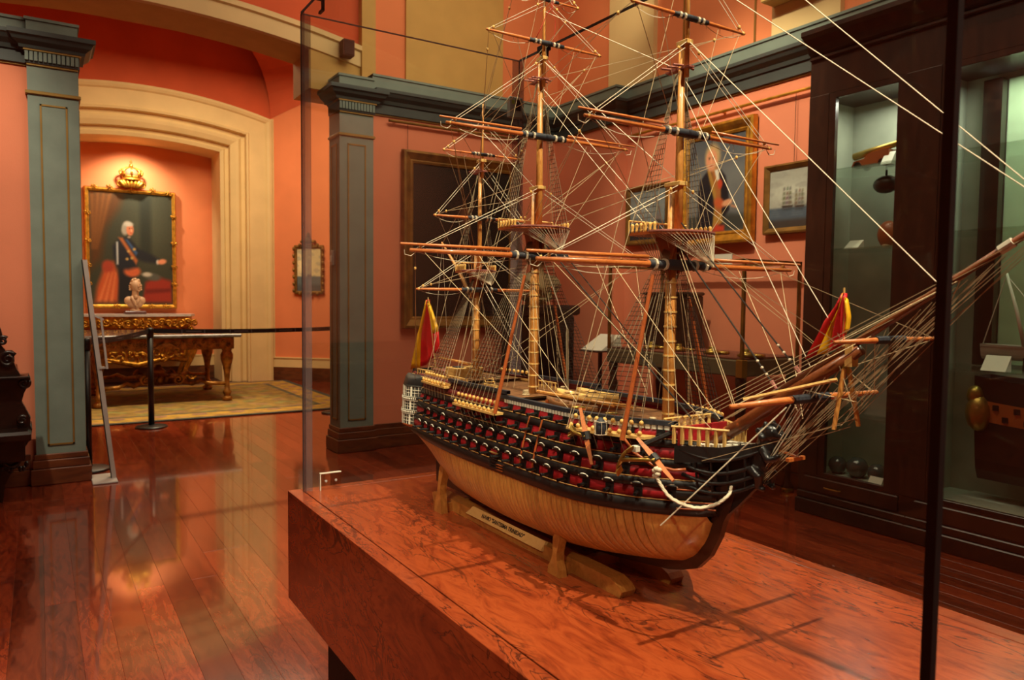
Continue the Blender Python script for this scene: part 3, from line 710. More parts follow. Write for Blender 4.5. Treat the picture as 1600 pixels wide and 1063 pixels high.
def seascape(u, v, n=3, sky=(170, 172, 160), sea=(70, 86, 104), deep=(52, 50, 48), sails=None, sx=.55):
    img = np.zeros(u.shape+(3,))+np.array(sky, float)
    img = mixc(img, tuple(min(255, c*1.2) for c in sky), np.exp(-((u-.3)**2/.1+(v-.6)**2/.03)))
    img = mixc(img, (140, 140, 134), (np.sin(u*9+v*14)*np.sin(v*23-u*4) > .35)*.35)
    img = mixc(img, sea, np.clip((.36-v)*30, 0, 1)); img = mixc(img, deep, np.clip((.17-v)*14, 0, 1))
    img = mixc(img, (120, 130, 136), ((np.sin(v*160+np.sin(u*20)) > .8) & (v < .35) & (v > .17))*.4)
    rs = np.random.RandomState(n*7+int(sx*100))
    for k in range(n):
        cx = sx+(k-(n-1)/2)*.17; s = 1-.16*(k % 2)+.05*rs.rand(); base = .345-.012*(k % 2)
        img = poly(img, u, v, [(cx-.075*s, base+.035), (cx+.085*s, base+.03), (cx+.07*s, base-.008), (cx-.06*s, base-.008)], (62, 52, 46), .010)
        for j, dx in enumerate((-.045, 0, .04)):
            hh = (.34, .40, .30)[j]*s
            img = poly(img, u, v, [(cx+dx-.002, base), (cx+dx+.002, base), (cx+dx+.003, base+hh), (cx+dx-.001, base+hh)], (84, 70, 58), .005)
            for q in range(4):
                w_ = .026*(1-.17*q)*s; y0 = base+.05*s+q*.078*s
                img = poly(img, u, v, [(cx+dx-w_*.9, y0), (cx+dx+w_*1.1, y0+.006), (cx+dx+w_*.8, y0+.058*s), (cx+dx-w_*.7, y0+.052*s)], tuple(c+rs.randint(-14, 14) for c in (sails or (118, 112, 100))), .012)
        img = poly(img, u, v, [(cx-.07*s, base-.02), (cx+.08*s, base-.02), (cx+.05*s, base-.05), (cx-.05*s, base-.05)], (58, 66, 74), .02)
    return img

# royal portrait in the alcove -------------------------------------------------
GY = 13.97
def pl_k(u, v, d=0.): return (.715+u, GY-.02-d, 1.30+v)
t = thing('royal_portrait', 'large portrait of a man in armour in gilded frame topped by a crown', 'portrait painting', (1.335, GY, 1.28))
b = MB(); b.box(.66, 2.01, GY-.018, GY+.02, 1.25, 3.23); part('backing_board', b, M['darkwood'], t)
paint_mesh('canvas', 1.24, 1.86, 110, 160, king, M['paint'], t, lambda a, c: pl_k(a, c, .004))
frame(t, pl_k, 1.24, 1.86, [(0, 0), (0, .02), (.012, .028), (.03, .05), (.048, .05), (.06, .03), (.066, .0)], M['goldleaf'])
def leaf_knot(cx, cz, s, y):
    b = MB()
    for k in range(5):
        a = k*2*PI/5+.3; b.ball((cx+math.cos(a)*s*.5, y, cz+math.sin(a)*s*.5), s*.42, s*.3, s*.2, 7, 5, Matrix.Rotation(-a, 3, 'Y'))
    b.ball((cx, y-.01, cz), s*.3, s*.3, s*.3, 7, 5); b.scroll((cx+s*.55, y, cz-s*.3), s*.4, s*.12, 'y', 1.2, -1, 1.5, 14, 5); b.scroll((cx-s*.55, y, cz+s*.3), s*.4, s*.12, 'y', 1.2, -1, -1.5, 14, 5)
    return b
for (cx, cz) in ((.69, 2.80), (.69, 2.35), (.69, 1.95), (.69, 1.65), (1.98, 2.80), (1.98, 2.35), (1.98, 1.95), (1.98, 1.65), (1.1, 1.27), (1.62, 1.27), (1.84, 1.27), (.72, 1.27), (.80, 3.22), (1.02, 3.23), (1.66, 3.23), (1.90, 3.20), (1.33, 3.20)):
    part('carved_knot', leaf_knot(cx, cz, .055, GY-.07), M['gold'], t, True)
cr = MB(); cx, cy, cz = 1.335, GY-.12, 3.26
for k in range(7):                                                       # leaves that carry the crown
    a = -1.2+k*.4; cr.ball((cx+math.sin(a)*.14, cy-.03, cz+.02+.03*math.cos(a)), .035, .03, .075, 8, 6, Matrix.Rotation(a*.6, 3, 'Y'))
cr.scroll((cx-.16, cy, cz+.03), .06, .02, 'y', 1.5, 1, .4); cr.scroll((cx+.16, cy, cz+.03), .06, .02, 'y', 1.5, -1, 2.7)
part('crown_leaves', cr, M['gold'], t, True)
cr = MB(); cr.lathe((cx, cy, cz+.10), [(.13, 0), (.145, .012), (.135, .024), (.135, .05), (.148, .062), (.14, .075), (.10, .07)], 20, sy=.6); part('crown_band', cr, M['gold'], t, True)
cr = MB()
for k in range(8):
    a = 2*PI*k/8; pts = []
    for i in range(9):
        q = i/8; r_ = .14+.055*math.sin(q*PI*.95)-.14*q*q; pts.append((cx+math.cos(a)*r_, cy+math.sin(a)*r_*.6, cz+.17+.15*q**.8))
    cr.tube(pts, [.016, .017, .017, .016, .015, .014, .013, .012, .011], 6)
    cr.ball((cx+math.cos(a)*.155, cy+math.sin(a)*.09, cz+.205), .022, .018, .035, 6, 5)
part('crown_arch', cr, M['gold'], t, True)
part('crown_cap', MB().ball((cx, cy, cz+.21), .125, .075, .10, 12, 8), plain('rose_crown_cap', (176, 92, 66), .6), t, True)
cr = MB(); cr.ball((cx, cy, cz+.345), .03); cr.box(cx-.006, cx+.006, cy-.005, cy+.005, cz+.37, cz+.44); cr.box(cx-.024, cx+.024, cy-.005, cy+.005, cz+.395, cz+.408); part('crown_orb', cr, M['gold'], t, True)

# small gilt-framed ship picture on the slanting rotunda wall
def pl_s(u, v, d=0.): p = diag(.50+u, .02+d); return (p[0], p[1], 1.56+v)
t = thing('small_ship_picture', 'small ship picture in carved brown gilt frame with crested top', 'ship picture', (*diag(.70, .02), 1.5))
c0 = diag(.72, .02)
paint_mesh('canvas', .44, .73, 50, 80, lambda u, v: seascape(u, v, 1, (214, 196, 150), (96, 108, 112), (84, 88, 92), (196, 178, 140), .5), M['paint'], t, lambda a, c: pl_s(a, c, .006))
frame(t, pl_s, .44, .73, [(0, 0), (0, .02), (.02, .035), (.045, .03), (.055, 0)], M['olddgold'])
b = MB()
for (u_, v_) in [(-.05, .12*k) for k in range(7)]+[(.49, .12*k) for k in range(7)]+[(.06+.11*k, -.05) for k in range(4)]+[(.06+.11*k, .78) for k in range(4)]:
    p = pl_s(u_, v_, .03); b.ball(p, .028, .02, .035, 6, 5)
part('carved_edge', b, M['olddgold'], t, True, kind='stuff')
b = MB(); p = pl_s(.22, .86, .03); b.ball(p, .07, .03, .06); p = pl_s(.22, .94, .03); b.ball(p, .035, .025, .06); p = pl_s(.12, .84, .03); b.ball(p, .05, .025, .03); p = pl_s(.32, .84, .03); b.ball(p, .05, .025, .03)
part('carved_crest', b, M['olddgold'], t, True)

# dark portrait on the back wall of the hall
def pl_d(u, v, d=0.): return (3.085+u, YW-.025-d, 1.275+v)
t = thing('dark_portrait', 'very large dark portrait in wide dull gilt frame on the back wall', 'portrait painting', (3.64, YW, 1.15))
b = MB(); b.box(2.98, 4.30, YW-.024, YW-.001, 1.17, 2.87); part('backing_board', b, M['darkwood'], t)
paint_mesh('canvas', 1.11, 1.49, 60, 80, darkman, M['paint'], t, lambda a, c: pl_d(a, c, .004))
frame(t, pl_d, 1.11, 1.49, [(0, 0), (0, .015), (.02, .022), (.03, .02), (.07, .045), (.09, .06), (.112, .055), (.12, 0)], M['olddgold'])
b = MB()
for x in (3.03, 4.2): b.rope((x, YW-.03, 2.86), (x, YW-.03, 3.14), .0025, 0, 4)
part('hanging_wire', b, M['black'], t, kind='stuff')
b = MB(); b.tube([(2.83, YW-.04, 3.135), (4.4, YW-.04, 3.135)], .014, 8)
for x in (2.9, 3.6, 4.3): b.box(x-.01, x+.01, YW-.04, YW, 3.13, 3.15)
single('picture_rod', b, M['olddgold'], 'dull brass picture rod above the very large dark portrait', 'rod')
# right wall: officer and two seascapes
XR = 4.95
def wallpic(name, label, cat, y0, y1, z0, z1, w, fn, prof, mat, nx=60, ny=76, X=XR):
    # y1 is the far (left-hand) end, u runs from far to near
    W, H = (y1-y0)-2*w, (z1-z0)-2*w
    def pl(u, v, d=0.): return (X-.02-d, y1-w-u, z0+w+v)
    t = thing(name, label, cat, (X, (y0+y1)/2, z0))
    part('backing_board', MB().box(X-.019, X-.001, y0+.01, y1-.01, z0+.01, z1-.01), M['darkwood'], t)
    paint_mesh('canvas', W, H, nx, ny, fn, M['paint'], t, lambda a, c: pl(a, c, .004))
    frame(t, pl, W, H, prof, mat); return t
PW_ = [(0, 0), (0, .012), (.02, .02), (.03, .016), (.06, .04), (.085, .055), (.105, .05), (.11, 0)]
t = wallpic('officer_portrait', 'portrait of a man in dark coat with wide bright gilt frame', 'portrait painting', 4.04, 4.88, 1.94, 2.97, .11, officer, PW_, M['goldleaf'], 70, 90)
b = MB()
for y in (4.2, 4.7): b.rope((XR-.03, y, 2.96), (XR-.03, y, 3.055), .0025, 0, 4)
part('hanging_wire', b, M['black'], t, kind='stuff')
PS_ = [(0, 0), (0, .01), (.012, .018), (.03, .03), (.044, .028), (.05, 0)]
t = wallpic('right_seascape', 'framed painting of several sailing ships beside the tall wooden cabinet', 'seascape painting', 3.20, 3.95, 1.985, 2.535, .05, lambda u, v: seascape(u, v, 3, (164, 166, 154), (78, 92, 106), (66, 58, 54), None, .42), PS_, M['olddgold'], 70, 54)
part('hanging_wire', MB().rope((XR-.03, 3.68, 2.53), (XR-.03, 3.68, 3.05), .0025, 0, 4), M['black'], t)
wallpic('left_seascape', 'dark framed seascape behind the foremast at left of the bright portrait', 'seascape painting', 5.02, 5.60, 1.99, 2.56, .05, lambda u, v: seascape(u, v, 1, (120, 130, 132), (60, 72, 84), (40, 44, 48), (120, 116, 104), .8), PS_, M['olddgold'], 50, 50)
b = MB(); b.tube([(XR-.04, 3.3, 3.06), (XR-.04, 5.6, 3.06)], .013, 8)
for y in (3.4, 4.4, 5.5): b.box(XR-.04, XR, y-.01, y+.01, 3.05, 3.07)
single('picture_rod', b, M['goldleaf'], 'bright gilt picture rod on the right wall above the pictures', 'rod')
single('caption_card', MB().box(XR-.008, XR-.001, 4.28, 4.47, 1.73, 1.86), M['white'], 'small white caption card under the portrait of the man in dark coat', 'card')

# ================================================================== gilded furniture in the rotunda
t = thing('gilded_console', 'gilded console table with white marble top below the crowned portrait', 'console table', (1.33, 13.6, 0))
pts = [(.42, 13.95), (.42, 13.55), (.52, 13.30), (.80, 13.24), (1.0, 13.18), (1.33, 13.14), (1.66, 13.18), (1.86, 13.24), (2.14, 13.30), (2.24, 13.55), (2.24, 13.95)]
part('marble_top', MB().prism(pts, 'z', 1.115, 1.15), M['marble'], t)
ap = [(1.33+(x-1.33)*.95, 13.6+(y-13.6)*.93) for x, y in pts]
part('apron', MB().prism(ap, 'z', .93, 1.115), M['gold'], t)
rr = random.Random(4)
for k in range(9):
    x = .54+k*.198; y = 13.17+.10*abs(x-1.33)/.8; b = MB()
    b.scroll((x-.05, y, 1.02), .065, .022, 'y', 1.5, 1, rr.random()*6, 22, 6); b.scroll((x+.06, y, 1.0), .055, .02, 'y', 1.5, -1, rr.random()*6, 22, 6)
    for j in range(5): b.ball((x+rr.uniform(-.08, .08), y-.01, 1.0+rr.uniform(-.07, .07)), .028, .02, .016, 6, 5, Matrix.Rotation(rr.uniform(0, 3), 3, 'Y'))
    part('carved_ornament', b, M['gold'], t, True)
for (x, y, s) in ((.55, 13.36, -1), (2.11, 13.36, 1), (.55, 13.85, -1), (2.11, 13.85, 1)):
    p = []; r_ = []
    for i in range(13):
        q = i/12; p.append((x+s*.09*math.sin(q*PI*1.6), y-.06*math.sin(q*PI), .95-.93*q)); r_.append(.06-.03*q+.02*(q > .85))
    b = MB().tube(p, r_, 8); b.scroll((x+s*.05, y-.05, .75), .08, .022, 'y', 1.4, s); b.scroll((x+s*.03, y-.03, .12), .07, .02, 'y', 1.4, -s); part('cabriole_leg', b, M['gold'], t, True)
# gilded figures and scrolls of the under-frame
for k, (x, z) in enumerate(((.75, .50), (1.02, .44), (1.33, .42), (1.64, .44), (1.9, .50))):
    b = MB(); b.scroll((x-.07, 13.4, z), .11, .03, 'y', 1.5, 1, .5); b.scroll((x+.07, 13.4, z), .11, .03, 'y', 1.5, -1, 2.6)
    for j in range(6): b.ball((x+rr.uniform(-.12, .12), 13.37, z+rr.uniform(-.05, .14)), .05, .03, .022, 6, 5, Matrix.Rotation(rr.uniform(0, 3), 3, 'Y'))
    part('carved_stretcher', b, M['gold'], t, True)
part('stretcher_bar', MB().tube([(.55, 13.5, .36), (.9, 13.42, .42), (1.33, 13.38, .32), (1.76, 13.42, .42), (2.11, 13.5, .36)], [.03, .04, .05, .04, .03], 8), M['gold'], t, True)

t = thing('carved_table', 'large gilded table with grey marble top standing on the rug', 'table', (1.4, 11.2, 0))
part('marble_top', MB().bbox(.46, 2.33, 10.50, 12.30, .885, .93, .012), M['darkmarble'], t)
part('apron', MB().bbox(.54, 2.25, 10.60, 12.2, .72, .885, .01), M['darkgold'], t)
b = MB()
for k in range(26):
    x = .60+k*.063; b.scroll((x, 10.592, .80+.02*(-1)**k), .028, .011, 'y', 1.2, (-1)**k, k*1.3, 12, 5)
part('carved_band', b, M['darkgold'], t, True)
def tleg(x, y):
    b = MB().lathe((x, y, 0), [(.05, 0), (.068, .02), (.066, .05), (.04, .075), (.05, .10), (.062, .13), (.036, .16), (.032, .26), (.042, .40), (.06, .50), (.082, .58), (.085, .64), (.06, .69), (.07, .72), (.07, .74)], 14)
    for k in range(6): a = k*PI/3; b.ball((x+.05*math.cos(a), y+.05*math.sin(a), .035), .022, .022, .032, 6, 5); b.ball((x+.062*math.cos(a), y+.062*math.sin(a), .60), .02, .02, .07, 6, 5)
    return b
for (x, y) in ((.62, 10.68), (2.17, 10.68), (.62, 12.1), (2.17, 12.1)): part('turned_leg', tleg(x, y), M['darkgold'], t, True)
for (q, y) in ((1, 10.68), (-1, 12.1)):
    for s in (-1, 1):
        pts = [(1.395+s*.77, y, .24), (1.395+s*.55, y+.02*q, .25), (1.395+s*.46, y+.1*q, .29), (1.395+s*.36, y+.2*q, .24), (1.395+s*.22, y+.4*q, .27), (1.395+s*.10, y+.66*q, .24)]
        b = MB().tube(pts, [.026, .028, .03, .034, .04, .045], 8); b.scroll((1.395+s*.20, y+.3*q, .29), .075, .022, 'y', 1.6, -s, 1.5 if s > 0 else 1.6)
        part('scrolled_stretcher', b, M['darkgold'], t, True)
b = MB(); b.ball((1.395, 11.38, .27), .16, .12, .09, 12, 8); b.lathe((1.395, 11.38, .33), [(.07, 0), (.10, .05), (.05, .1), (.03, .14)], 12)
for k in range(8): a = k*PI/4; b.ball((1.395+.14*math.cos(a), 11.38+.14*math.sin(a), .27), .05, .05, .06, 6, 5)
part('centre_finial', b, M['darkgold'], t, True)
b = MB()
for k in range(7):                                                        # shell mask at the middle of the apron
    a = -1.05+k*.35; b.ball((1.395+math.sin(a)*.085, 10.585, .76-math.cos(a)*.075+.06), .028, .02, .075, 7, 6, Matrix.Rotation(-a, 3, 'Y'))
b.scroll((1.27, 10.585, .70), .06, .02, 'y', 1.5, 1); b.scroll((1.52, 10.585, .70), .06, .02, 'y', 1.5, -1, 3.1)
part('shell_mask', b, M['darkgold'], t, True)

# bust
bpy.data.objects['carved_table'].location.z += .0137
t = thing('marble_bust', 'cream bust with turned head on dark square socle on white marble console', 'bust', (1.325, 13.5, 1.15))
part('socle', MB().bbox(1.17, 1.48, 13.39, 13.63, 1.15, 1.20, .01), plain('purple_marble_socle', (96, 62, 58), .3), t)
part('column', MB().lathe((1.325, 13.51, 1.20), [(.085, 0), (.08, .015), (.055, .03), (.05, .055), (.065, .07)], 14), M['bustmarble'], t, True)
b = MB(); X0, Y0, Z0 = 1.325, 13.51, 1.25
def rz_(a): return Matrix.Rotation(a, 3, 'Z')
b.ball((X0, Y0, Z0+.09), .125, .08, .11, 14, 10); b.ball((X0-.085, Y0, Z0+.12), .075, .07, .07, 12, 8); b.ball((X0+.085, Y0, Z0+.12), .075, .07, .07, 12, 8)
b.tube([(X0, Y0, Z0+.13), (X0+.005, Y0, Z0+.20), (X0+.01, Y0-.01, Z0+.28)], [.075, .052, .05], 12)
b.ball((X0+.012, Y0-.01, Z0+.36), .073, .085, .10, 16, 12); b.ball((X0+.03, Y0-.045, Z0+.315), .048, .045, .05, 10, 8)
o = part('torso_and_head', b, M['bustmarble'], t, True)
rm = o.modifiers.new('join', 'REMESH'); rm.mode = 'VOXEL'; rm.voxel_size = .008; rm.use_smooth_shade = True
sm = o.modifiers.new('soften', 'SMOOTH'); sm.iterations = 6
b = MB(); hx, hy, hz = X0+.05, Y0-.075, Z0+.355
b.ball((hx, hy-.02, hz-.005), .012, .02, .026, 8, 6); b.ball((hx-.03, hy-.004, hz+.012), .013, .009, .008, 8, 6); b.ball((hx+.022, hy-.006, hz+.012), .013, .009, .008, 8, 6)
b.ball((hx, hy-.008, hz-.045), .02, .01, .007, 8, 6); b.ball((hx+.0, hy-.004, hz-.075), .022, .016, .016, 8, 6); b.ball((hx-.03, hy+.0, hz+.032), .02, .01, .006, 8, 6); b.ball((hx+.022, hy-.002, hz+.032), .02, .01, .006, 8, 6)
part('face', b, M['bustmarble'], t, True)
b = MB()
for k in range(16):
    a = k*2.399; h = k/16; b.ball((X0+.012+.068*math.cos(a)*(1-.5*h), Y0+.02+.06*math.sin(a)*(1-.5*h), Z0+.37+.10*h), .03, .03, .026, 7, 6)
for s in (-1, 1):
    for k in range(3): b.ball((X0+.012+s*.075, Y0+.01+.01*k, Z0+.30+.03*k), .025, .028, .018, 7, 6)
part('hair', b, M['bustmarble'], t, True)
b = MB(); b.tube([(X0-.06, Y0-.07, Z0+.19), (X0-.03, Y0-.09, Z0+.12), (X0, Y0-.088, Z0+.06), (X0+.03, Y0-.085, Z0+.0)], [.02, .022, .02, .012], 7); b.tube([(X0+.06, Y0-.06, Z0+.19), (X0+.04, Y0-.09, Z0+.11), (X0+.0, Y0-.09, Z0+.04)], [.02, .022, .012], 7); b.ball((X0+.01, Y0-.07, Z0+.18), .035, .025, .04)
part('coat_lapel', b, M['bustmarble'], t, True)

# ================================================================== wall fittings
t = thing('wall_switch', 'small pale wall switch with metal plate on the inner side of the right pilaster', 'switch', (2.34, 6.79, 1.75))
part('plate', MB().bbox(2.325, 2.345, 6.765, 6.825, 1.755, 1.895, .003), M['steel'], t); part('switch_key', MB().bbox(2.316, 2.326, 6.78, 6.81, 1.785, 1.845, .003), M['white'], t)
t = thing('wall_speaker', 'small brown loudspeaker box high on the cream strip beside the arch', 'loudspeaker', (2.49, 6.84, 3.71))
part('cabinet', MB().bbox(2.435, 2.545, 6.76, 6.865, 3.71, 3.865, .008), M['speakerbrown'], t); part('grille', MB().bbox(2.447, 2.533, 6.753, 6.762, 3.722, 3.853, .003), plain('dark_grille', (70, 36, 30), .9), t)

t = thing('alarm_bell', 'dark red bell on cream box high on the right wall above the cornice', 'alarm bell', (4.93, 3.75, 3.9))
part('box', MB().bbox(4.80, 4.95, 3.46, 3.94, 3.78, 3.98, .01), M['tan'], t); part('bell', MB().lathe((4.80, 3.72, 3.93), [(.05, 0), (.05, -.02), (.03, -.045), (.01, -.05)], 14, 'x'), plain('dark_red_enamel', (110, 30, 28), .35), t, True)
# bust on black pedestal in the corner
t = thing('draped_bust', 'pale bust on a tall black pedestal in the room corner behind the mainmast', 'bust', (4.15, 6.05, 0))
b = MB(); b.bbox(3.84, 4.50, 5.75, 6.33, 0, .14, .01); b.bbox(3.90, 4.44, 5.80, 6.28, .14, 1.30, .012); b.bbox(3.86, 4.48, 5.76, 6.32, 1.30, 1.40, .02); part('pedestal', b, M['black'], t)
b = MB(); b.ball((4.15, 6.04, 1.57), .25, .15, .16, 16, 10); b.ball((3.98, 6.04, 1.60), .10, .11, .10, 10, 8); b.ball((4.32, 6.04, 1.60), .10, .11, .10, 10, 8)
b.tube([(4.15, 6.04, 1.62), (4.15, 6.03, 1.74), (4.15, 6.02, 1.82)], [.10, .065, .062], 12); b.ball((4.15, 6.01, 1.92), .085, .10, .125, 14, 10); b.ball((4.15, 5.95, 1.86), .05, .045, .05, 10, 8); b.ball((4.15, 5.905, 1.915), .014, .022, .03, 8, 6)
b.lathe((4.15, 6.04, 1.40), [(.12, 0), (.10, .03), (.09, .06)], 14)
o = part('bust_figure', b, plain('olive_cream_plaster', (170, 156, 116), .6), t, True)
rm = o.modifiers.new('join', 'REMESH'); rm.mode = 'VOXEL'; rm.voxel_size = .011; rm.use_smooth_shade = True
b = MB()
for k in range(6): a = .2+k*.5; b.tube([(4.15-.24*math.cos(a*.9), 5.92, 1.66-.02*k), (4.15-.05*math.cos(a), 5.88, 1.56-.02*k), (4.15+.22*math.cos(a*.8), 5.93, 1.60-.03*k)], [.012, .02, .012], 6)
part('drapery_fold', b, plain('olive_drapery', (150, 136, 94), .7), t, True)

# ================================================================== glazed table vitrine by the right wall
t = thing('table_vitrine', 'brass framed glass table vitrine standing against the right wall behind the ship', 'vitrine', (4.53, 4.28, 0))
x0, x1, y0, y1 = 4.215, 4.86, 3.535, 5.02
for (x, y) in ((x0+.04, y0+.04), (x1-.04, y0+.04), (x0+.04, y1-.04), (x1-.04, y1-.04)):
    part('leg', MB().lathe((x, y, 0), [(.03, 0), (.045, .03), (.03, .06), (.02, .1), (.022, .5), (.035, .62), (.045, .72), (.028, .78), (.04, .86), (.04, .91)], 12), M['cabwood'], t, True)
    part('brass_foot', MB().lathe((x, y, 0), [(.047, 0), (.05, .02), (.034, .05)], 12), M['brass'], t, True)
part('base_box', MB().bbox(x0, x1, y0, y1, .91, 1.03, .008), plain('grey_olive_wood', (92, 84, 62), .4), t)
part('display_bed', MB().bbox(x0+.03, x1-.03, y0+.03, y1-.03, 1.03, 1.045, .003), plain('red_display_cloth', (120, 66, 50), .8), t)
for (x, y) in ((x0, y0), (x1-.022, y0), (x0, y1-.022), (x1-.022, y1-.022)): part('brass_post', MB().box(x, x+.022, y, y+.022, 1.03, 1.745), M['olddgold'], t)
for (a, b_, c, d) in ((x0, x1, y0, y0+.022), (x0, x1, y1-.022, y1), (x0, x0+.022, y0, y1), (x1-.022, x1, y0, y1)): part('top_rail', MB().box(a, b_, c, d, 1.735, 1.757), M['olddgold'], t)
part('corner_mount', MB().bbox(x0-.006, x0+.05, y0-.006, y0+.05, .905, 1.035, .004), M['brass'], t)
part('glass_pane', MB().box(x0+.008, x0+.014, y0+.022, y1-.022, 1.03, 1.735), M['glass'], t)
part('glass_pane', MB().box(x0+.022, x1-.022, y0+.008, y0+.014, 1.03, 1.735), M['glass'], t)
for k, (y, lab) in enumerate(((3.62, 'nearest gold medal case piece inside the table vitrine'), (3.95, 'gold relic second from the near end of the table vitrine'), (4.3, 'gold relic at the middle of the table vitrine'), (4.62, 'gold relic farthest from the near end of the table vitrine'))):
    b = MB(); b.lathe((4.36, y, 1.045), [(.05, 0), (.07, .012), (.05, .03), (.02, .045), (.03, .06)], 12); b.bbox(4.40, 4.46, y-.09, y+.05, 1.045, 1.07, .006)
    single('gold_relic', b, M['brass'], lab, 'relic', True, 'gold relics in the table vitrine')
t2 = thing('dark_casket', 'dark upright casket inside the table vitrine behind the foremast', 'casket', (4.70, 4.72, 1.045))
part('body', MB().bbox(4.60, 4.80, 4.46, 4.97, 1.045, 1.50, .012), M['darkwood'], t2); part('lid', MB().bbox(4.59, 4.81, 4.45, 4.98, 1.50, 1.53, .01), M['darkwood'], t2)
c = MB(); c.bbox(4.17, 4.46, 5.10, 5.36, .985, 1.0, .004); c.lathe((4.31, 5.23, 0), [(.12, 0), (.12, .02), (.02, .04), (.02, .99)], 12)
t3 = thing('caption_lectern', 'tilted white caption board on thin dark stand left of the table vitrine', 'lectern', (4.31, 5.23, 0))
part('stand', c, M['cabwood'], t3); e = MB(); e.add([(4.19, 5.36, 1.003), (4.22, 5.11, 1.003), (4.43, 5.09, 1.14), (4.40, 5.34, 1.14), (4.19, 5.36, 1.0), (4.22, 5.11, 1.0), (4.44, 5.09, 1.0), (4.41, 5.34, 1.0)], [(0, 1, 2, 3), (4, 7, 6, 5), (0, 4, 5, 1), (1, 5, 6, 2), (2, 6, 7, 3), (3, 7, 4, 0)])
part('caption_board', e, M['white'], t3)

# ================================================================== wall cabinets on the right
XF, XB = 4.45, 4.94
def cabinet(label, y0, y1, g0, g1, shelves, lining, post=None):
    t = thing('display_cabinet', label, 'cabinet', ((XF+XB)/2, (y0+y1)/2, 0), 'tall glazed cabinets on the right wall')
    b = MB(); b.bbox(XF-.03, XB, y0, y1, 0, .10, .006); b.bbox(XF-.015, XB, y0, y1, .10, .15, .006); b.box(XF, XB, y0, y1, .15, .27); part('base', b, M['cabwood'], t)
    part('drawer_front', MB().bbox(XF-.012, XF+.01, y0+.05, y1-.05, .16, .26, .006), M['cabwood'], t)
    b = MB(); b.box(XF, XB, y0, y1, 2.84, 3.08); b.bbox(XF-.02, XB, y0, y1, 3.075, 3.10, .006); part('header', b, M['cabwood'], t)
    b = MB(); b.grid([[(XF-e, y, z) for y in (y0, y1)] for (e, z) in ((0, 3.10), (.03, 3.12), (.05, 3.16), (.09, 3.2), (.12, 3.22), (.12, 3.25), (-.45, 3.25), (-.45, 3.10), (0, 3.10))]); part('cabinet_cornice', b, M['cabwood'], t)
    for (a, c) in ((y0, g0-.05), (g1+.05, y1)): part('stile', MB().bbox(XF-.004, XF+.05, a, c, .27, 2.84, .004), M['cabwood'], t)
    for (a, c) in ((y0, y0+.02), (y1-.02, y1)): part('side_panel', MB().box(XF+.05, XB, a, c, .27, 2.84), M[lining], t)
    part('back_panel', MB().box(XB-.02, XB, y0+.02, y1-.02, .27, 2.84), M[lining], t)
    part('floor_board', MB().box(XF+.05, XB-.02, y0+.02, y1-.02, .255, .275), M['cabgrey'], t)
    b = MB()
    for (a, c, d, e_) in ((g0-.05, g0, .27, 2.84), (g1, g1+.05, .27, 2.84), (g0, g1, .27, .30), (g0, g1, 2.80, 2.84)): b.bbox(XF+.0, XF+.03, a, c, d, e_, .003)
    dr = part('door', b, M['cabwood'], t)
    part('glass_pane', MB().box(XF+.012, XF+.017, g0, g1, .30, 2.80), M['glass'], dr)
    for z in shelves: part('glass_shelf', MB().box(XF+.06, XB-.025, y0+.025, y1-.025, z-.009, z), M['shelfglass'], t)
    if post: part('inner_post', MB().box(XF+.06, XB-.02, post[0], post[1], .275, 2.84), M['darkwood'], t)
    part('drawer_pull', MB().tube([(XF-.014, (y0+y1)/2-.06+.11, .205), (XF-.03, (y0+y1)/2-.05+.11, .205), (XF-.03, (y0+y1)/2+.05+.11, .205), (XF-.014, (y0+y1)/2+.06+.11, .205)], .005, 6), M['brass'], t)
    return t
cabinet('tall mahogany cabinet with narrow glazed door nearest the seascape', 2.45, 3.215, 2.60, 3.02, [2.345, 1.815, .70], 'cabgrey')
cabinet('tall mahogany cabinet with wide glazed door at right edge holding ship models', .70, 2.45, .85, 2.29, [2.345, 1.88, 1.075], 'cabgrey')
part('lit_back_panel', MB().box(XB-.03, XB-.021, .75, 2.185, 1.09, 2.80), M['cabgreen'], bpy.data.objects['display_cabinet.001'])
part('dark_upright', MB().bbox(XB-.10, XB-.03, 2.19, 2.295, 1.08, 2.80, .004), M['darkwood'], bpy.data.objects['display_cabinet.001'])
# things on the cabinet shelves
t = thing('ship_gun_model', 'small brown gun carriage with brass barrel on upper shelf of the narrow cabinet', 'gun model', (4.68, 2.88, 2.345))
b = MB(); b.prism([(2.76, 2.365), (3.02, 2.365), (3.0, 2.40), (2.93, 2.41), (2.90, 2.44), (2.80, 2.455), (2.76, 2.45)], 'x', 4.64, 4.74); part('carriage', b, M['spar'], t)
for (y, x) in ((2.80, 4.635), (2.97, 4.635), (2.80, 4.745), (2.97, 4.745)): part('wheel', MB().lathe((x-.006, y, 2.369), [(.024, 0), (.024, .014)], 12, 'x'), M['darkwood'], t)
part('barrel', MB().tube([(4.69, 3.03, 2.44), (4.69, 2.9, 2.46), (4.69, 2.62, 2.50)], [.026, .024, .016], 10), M['brass'], t, True)
single('shelf_card', MB().prism([(4.60, 2.345), (4.66, 2.345), (4.655, 2.43)], 'y', 2.72, 2.79), M['white'], 'white card beside the gun carriage on the upper shelf', 'card')
t = thing('wooden_block_piece', 'brown rounded wooden rigging block on the middle shelf of the narrow cabinet', 'rigging block', (4.72, 2.79, 1.815))
part('shell', MB().ball((4.72, 2.79, 1.905), .05, .07, .09, 12, 8), M['spar'], t, True); part('strop', MB().lathe((4.72, 2.79, 1.815), [(.03, 0), (.035, .02), (.03, .04)], 10), M['rope'], t)
single('shelf_card', MB().prism([(4.60, 1.815), (4.68, 1.815), (4.675, 1.875)], 'y', 2.93, 3.03), M['white'], 'white card at the left of the rounded wooden rigging block', 'card')
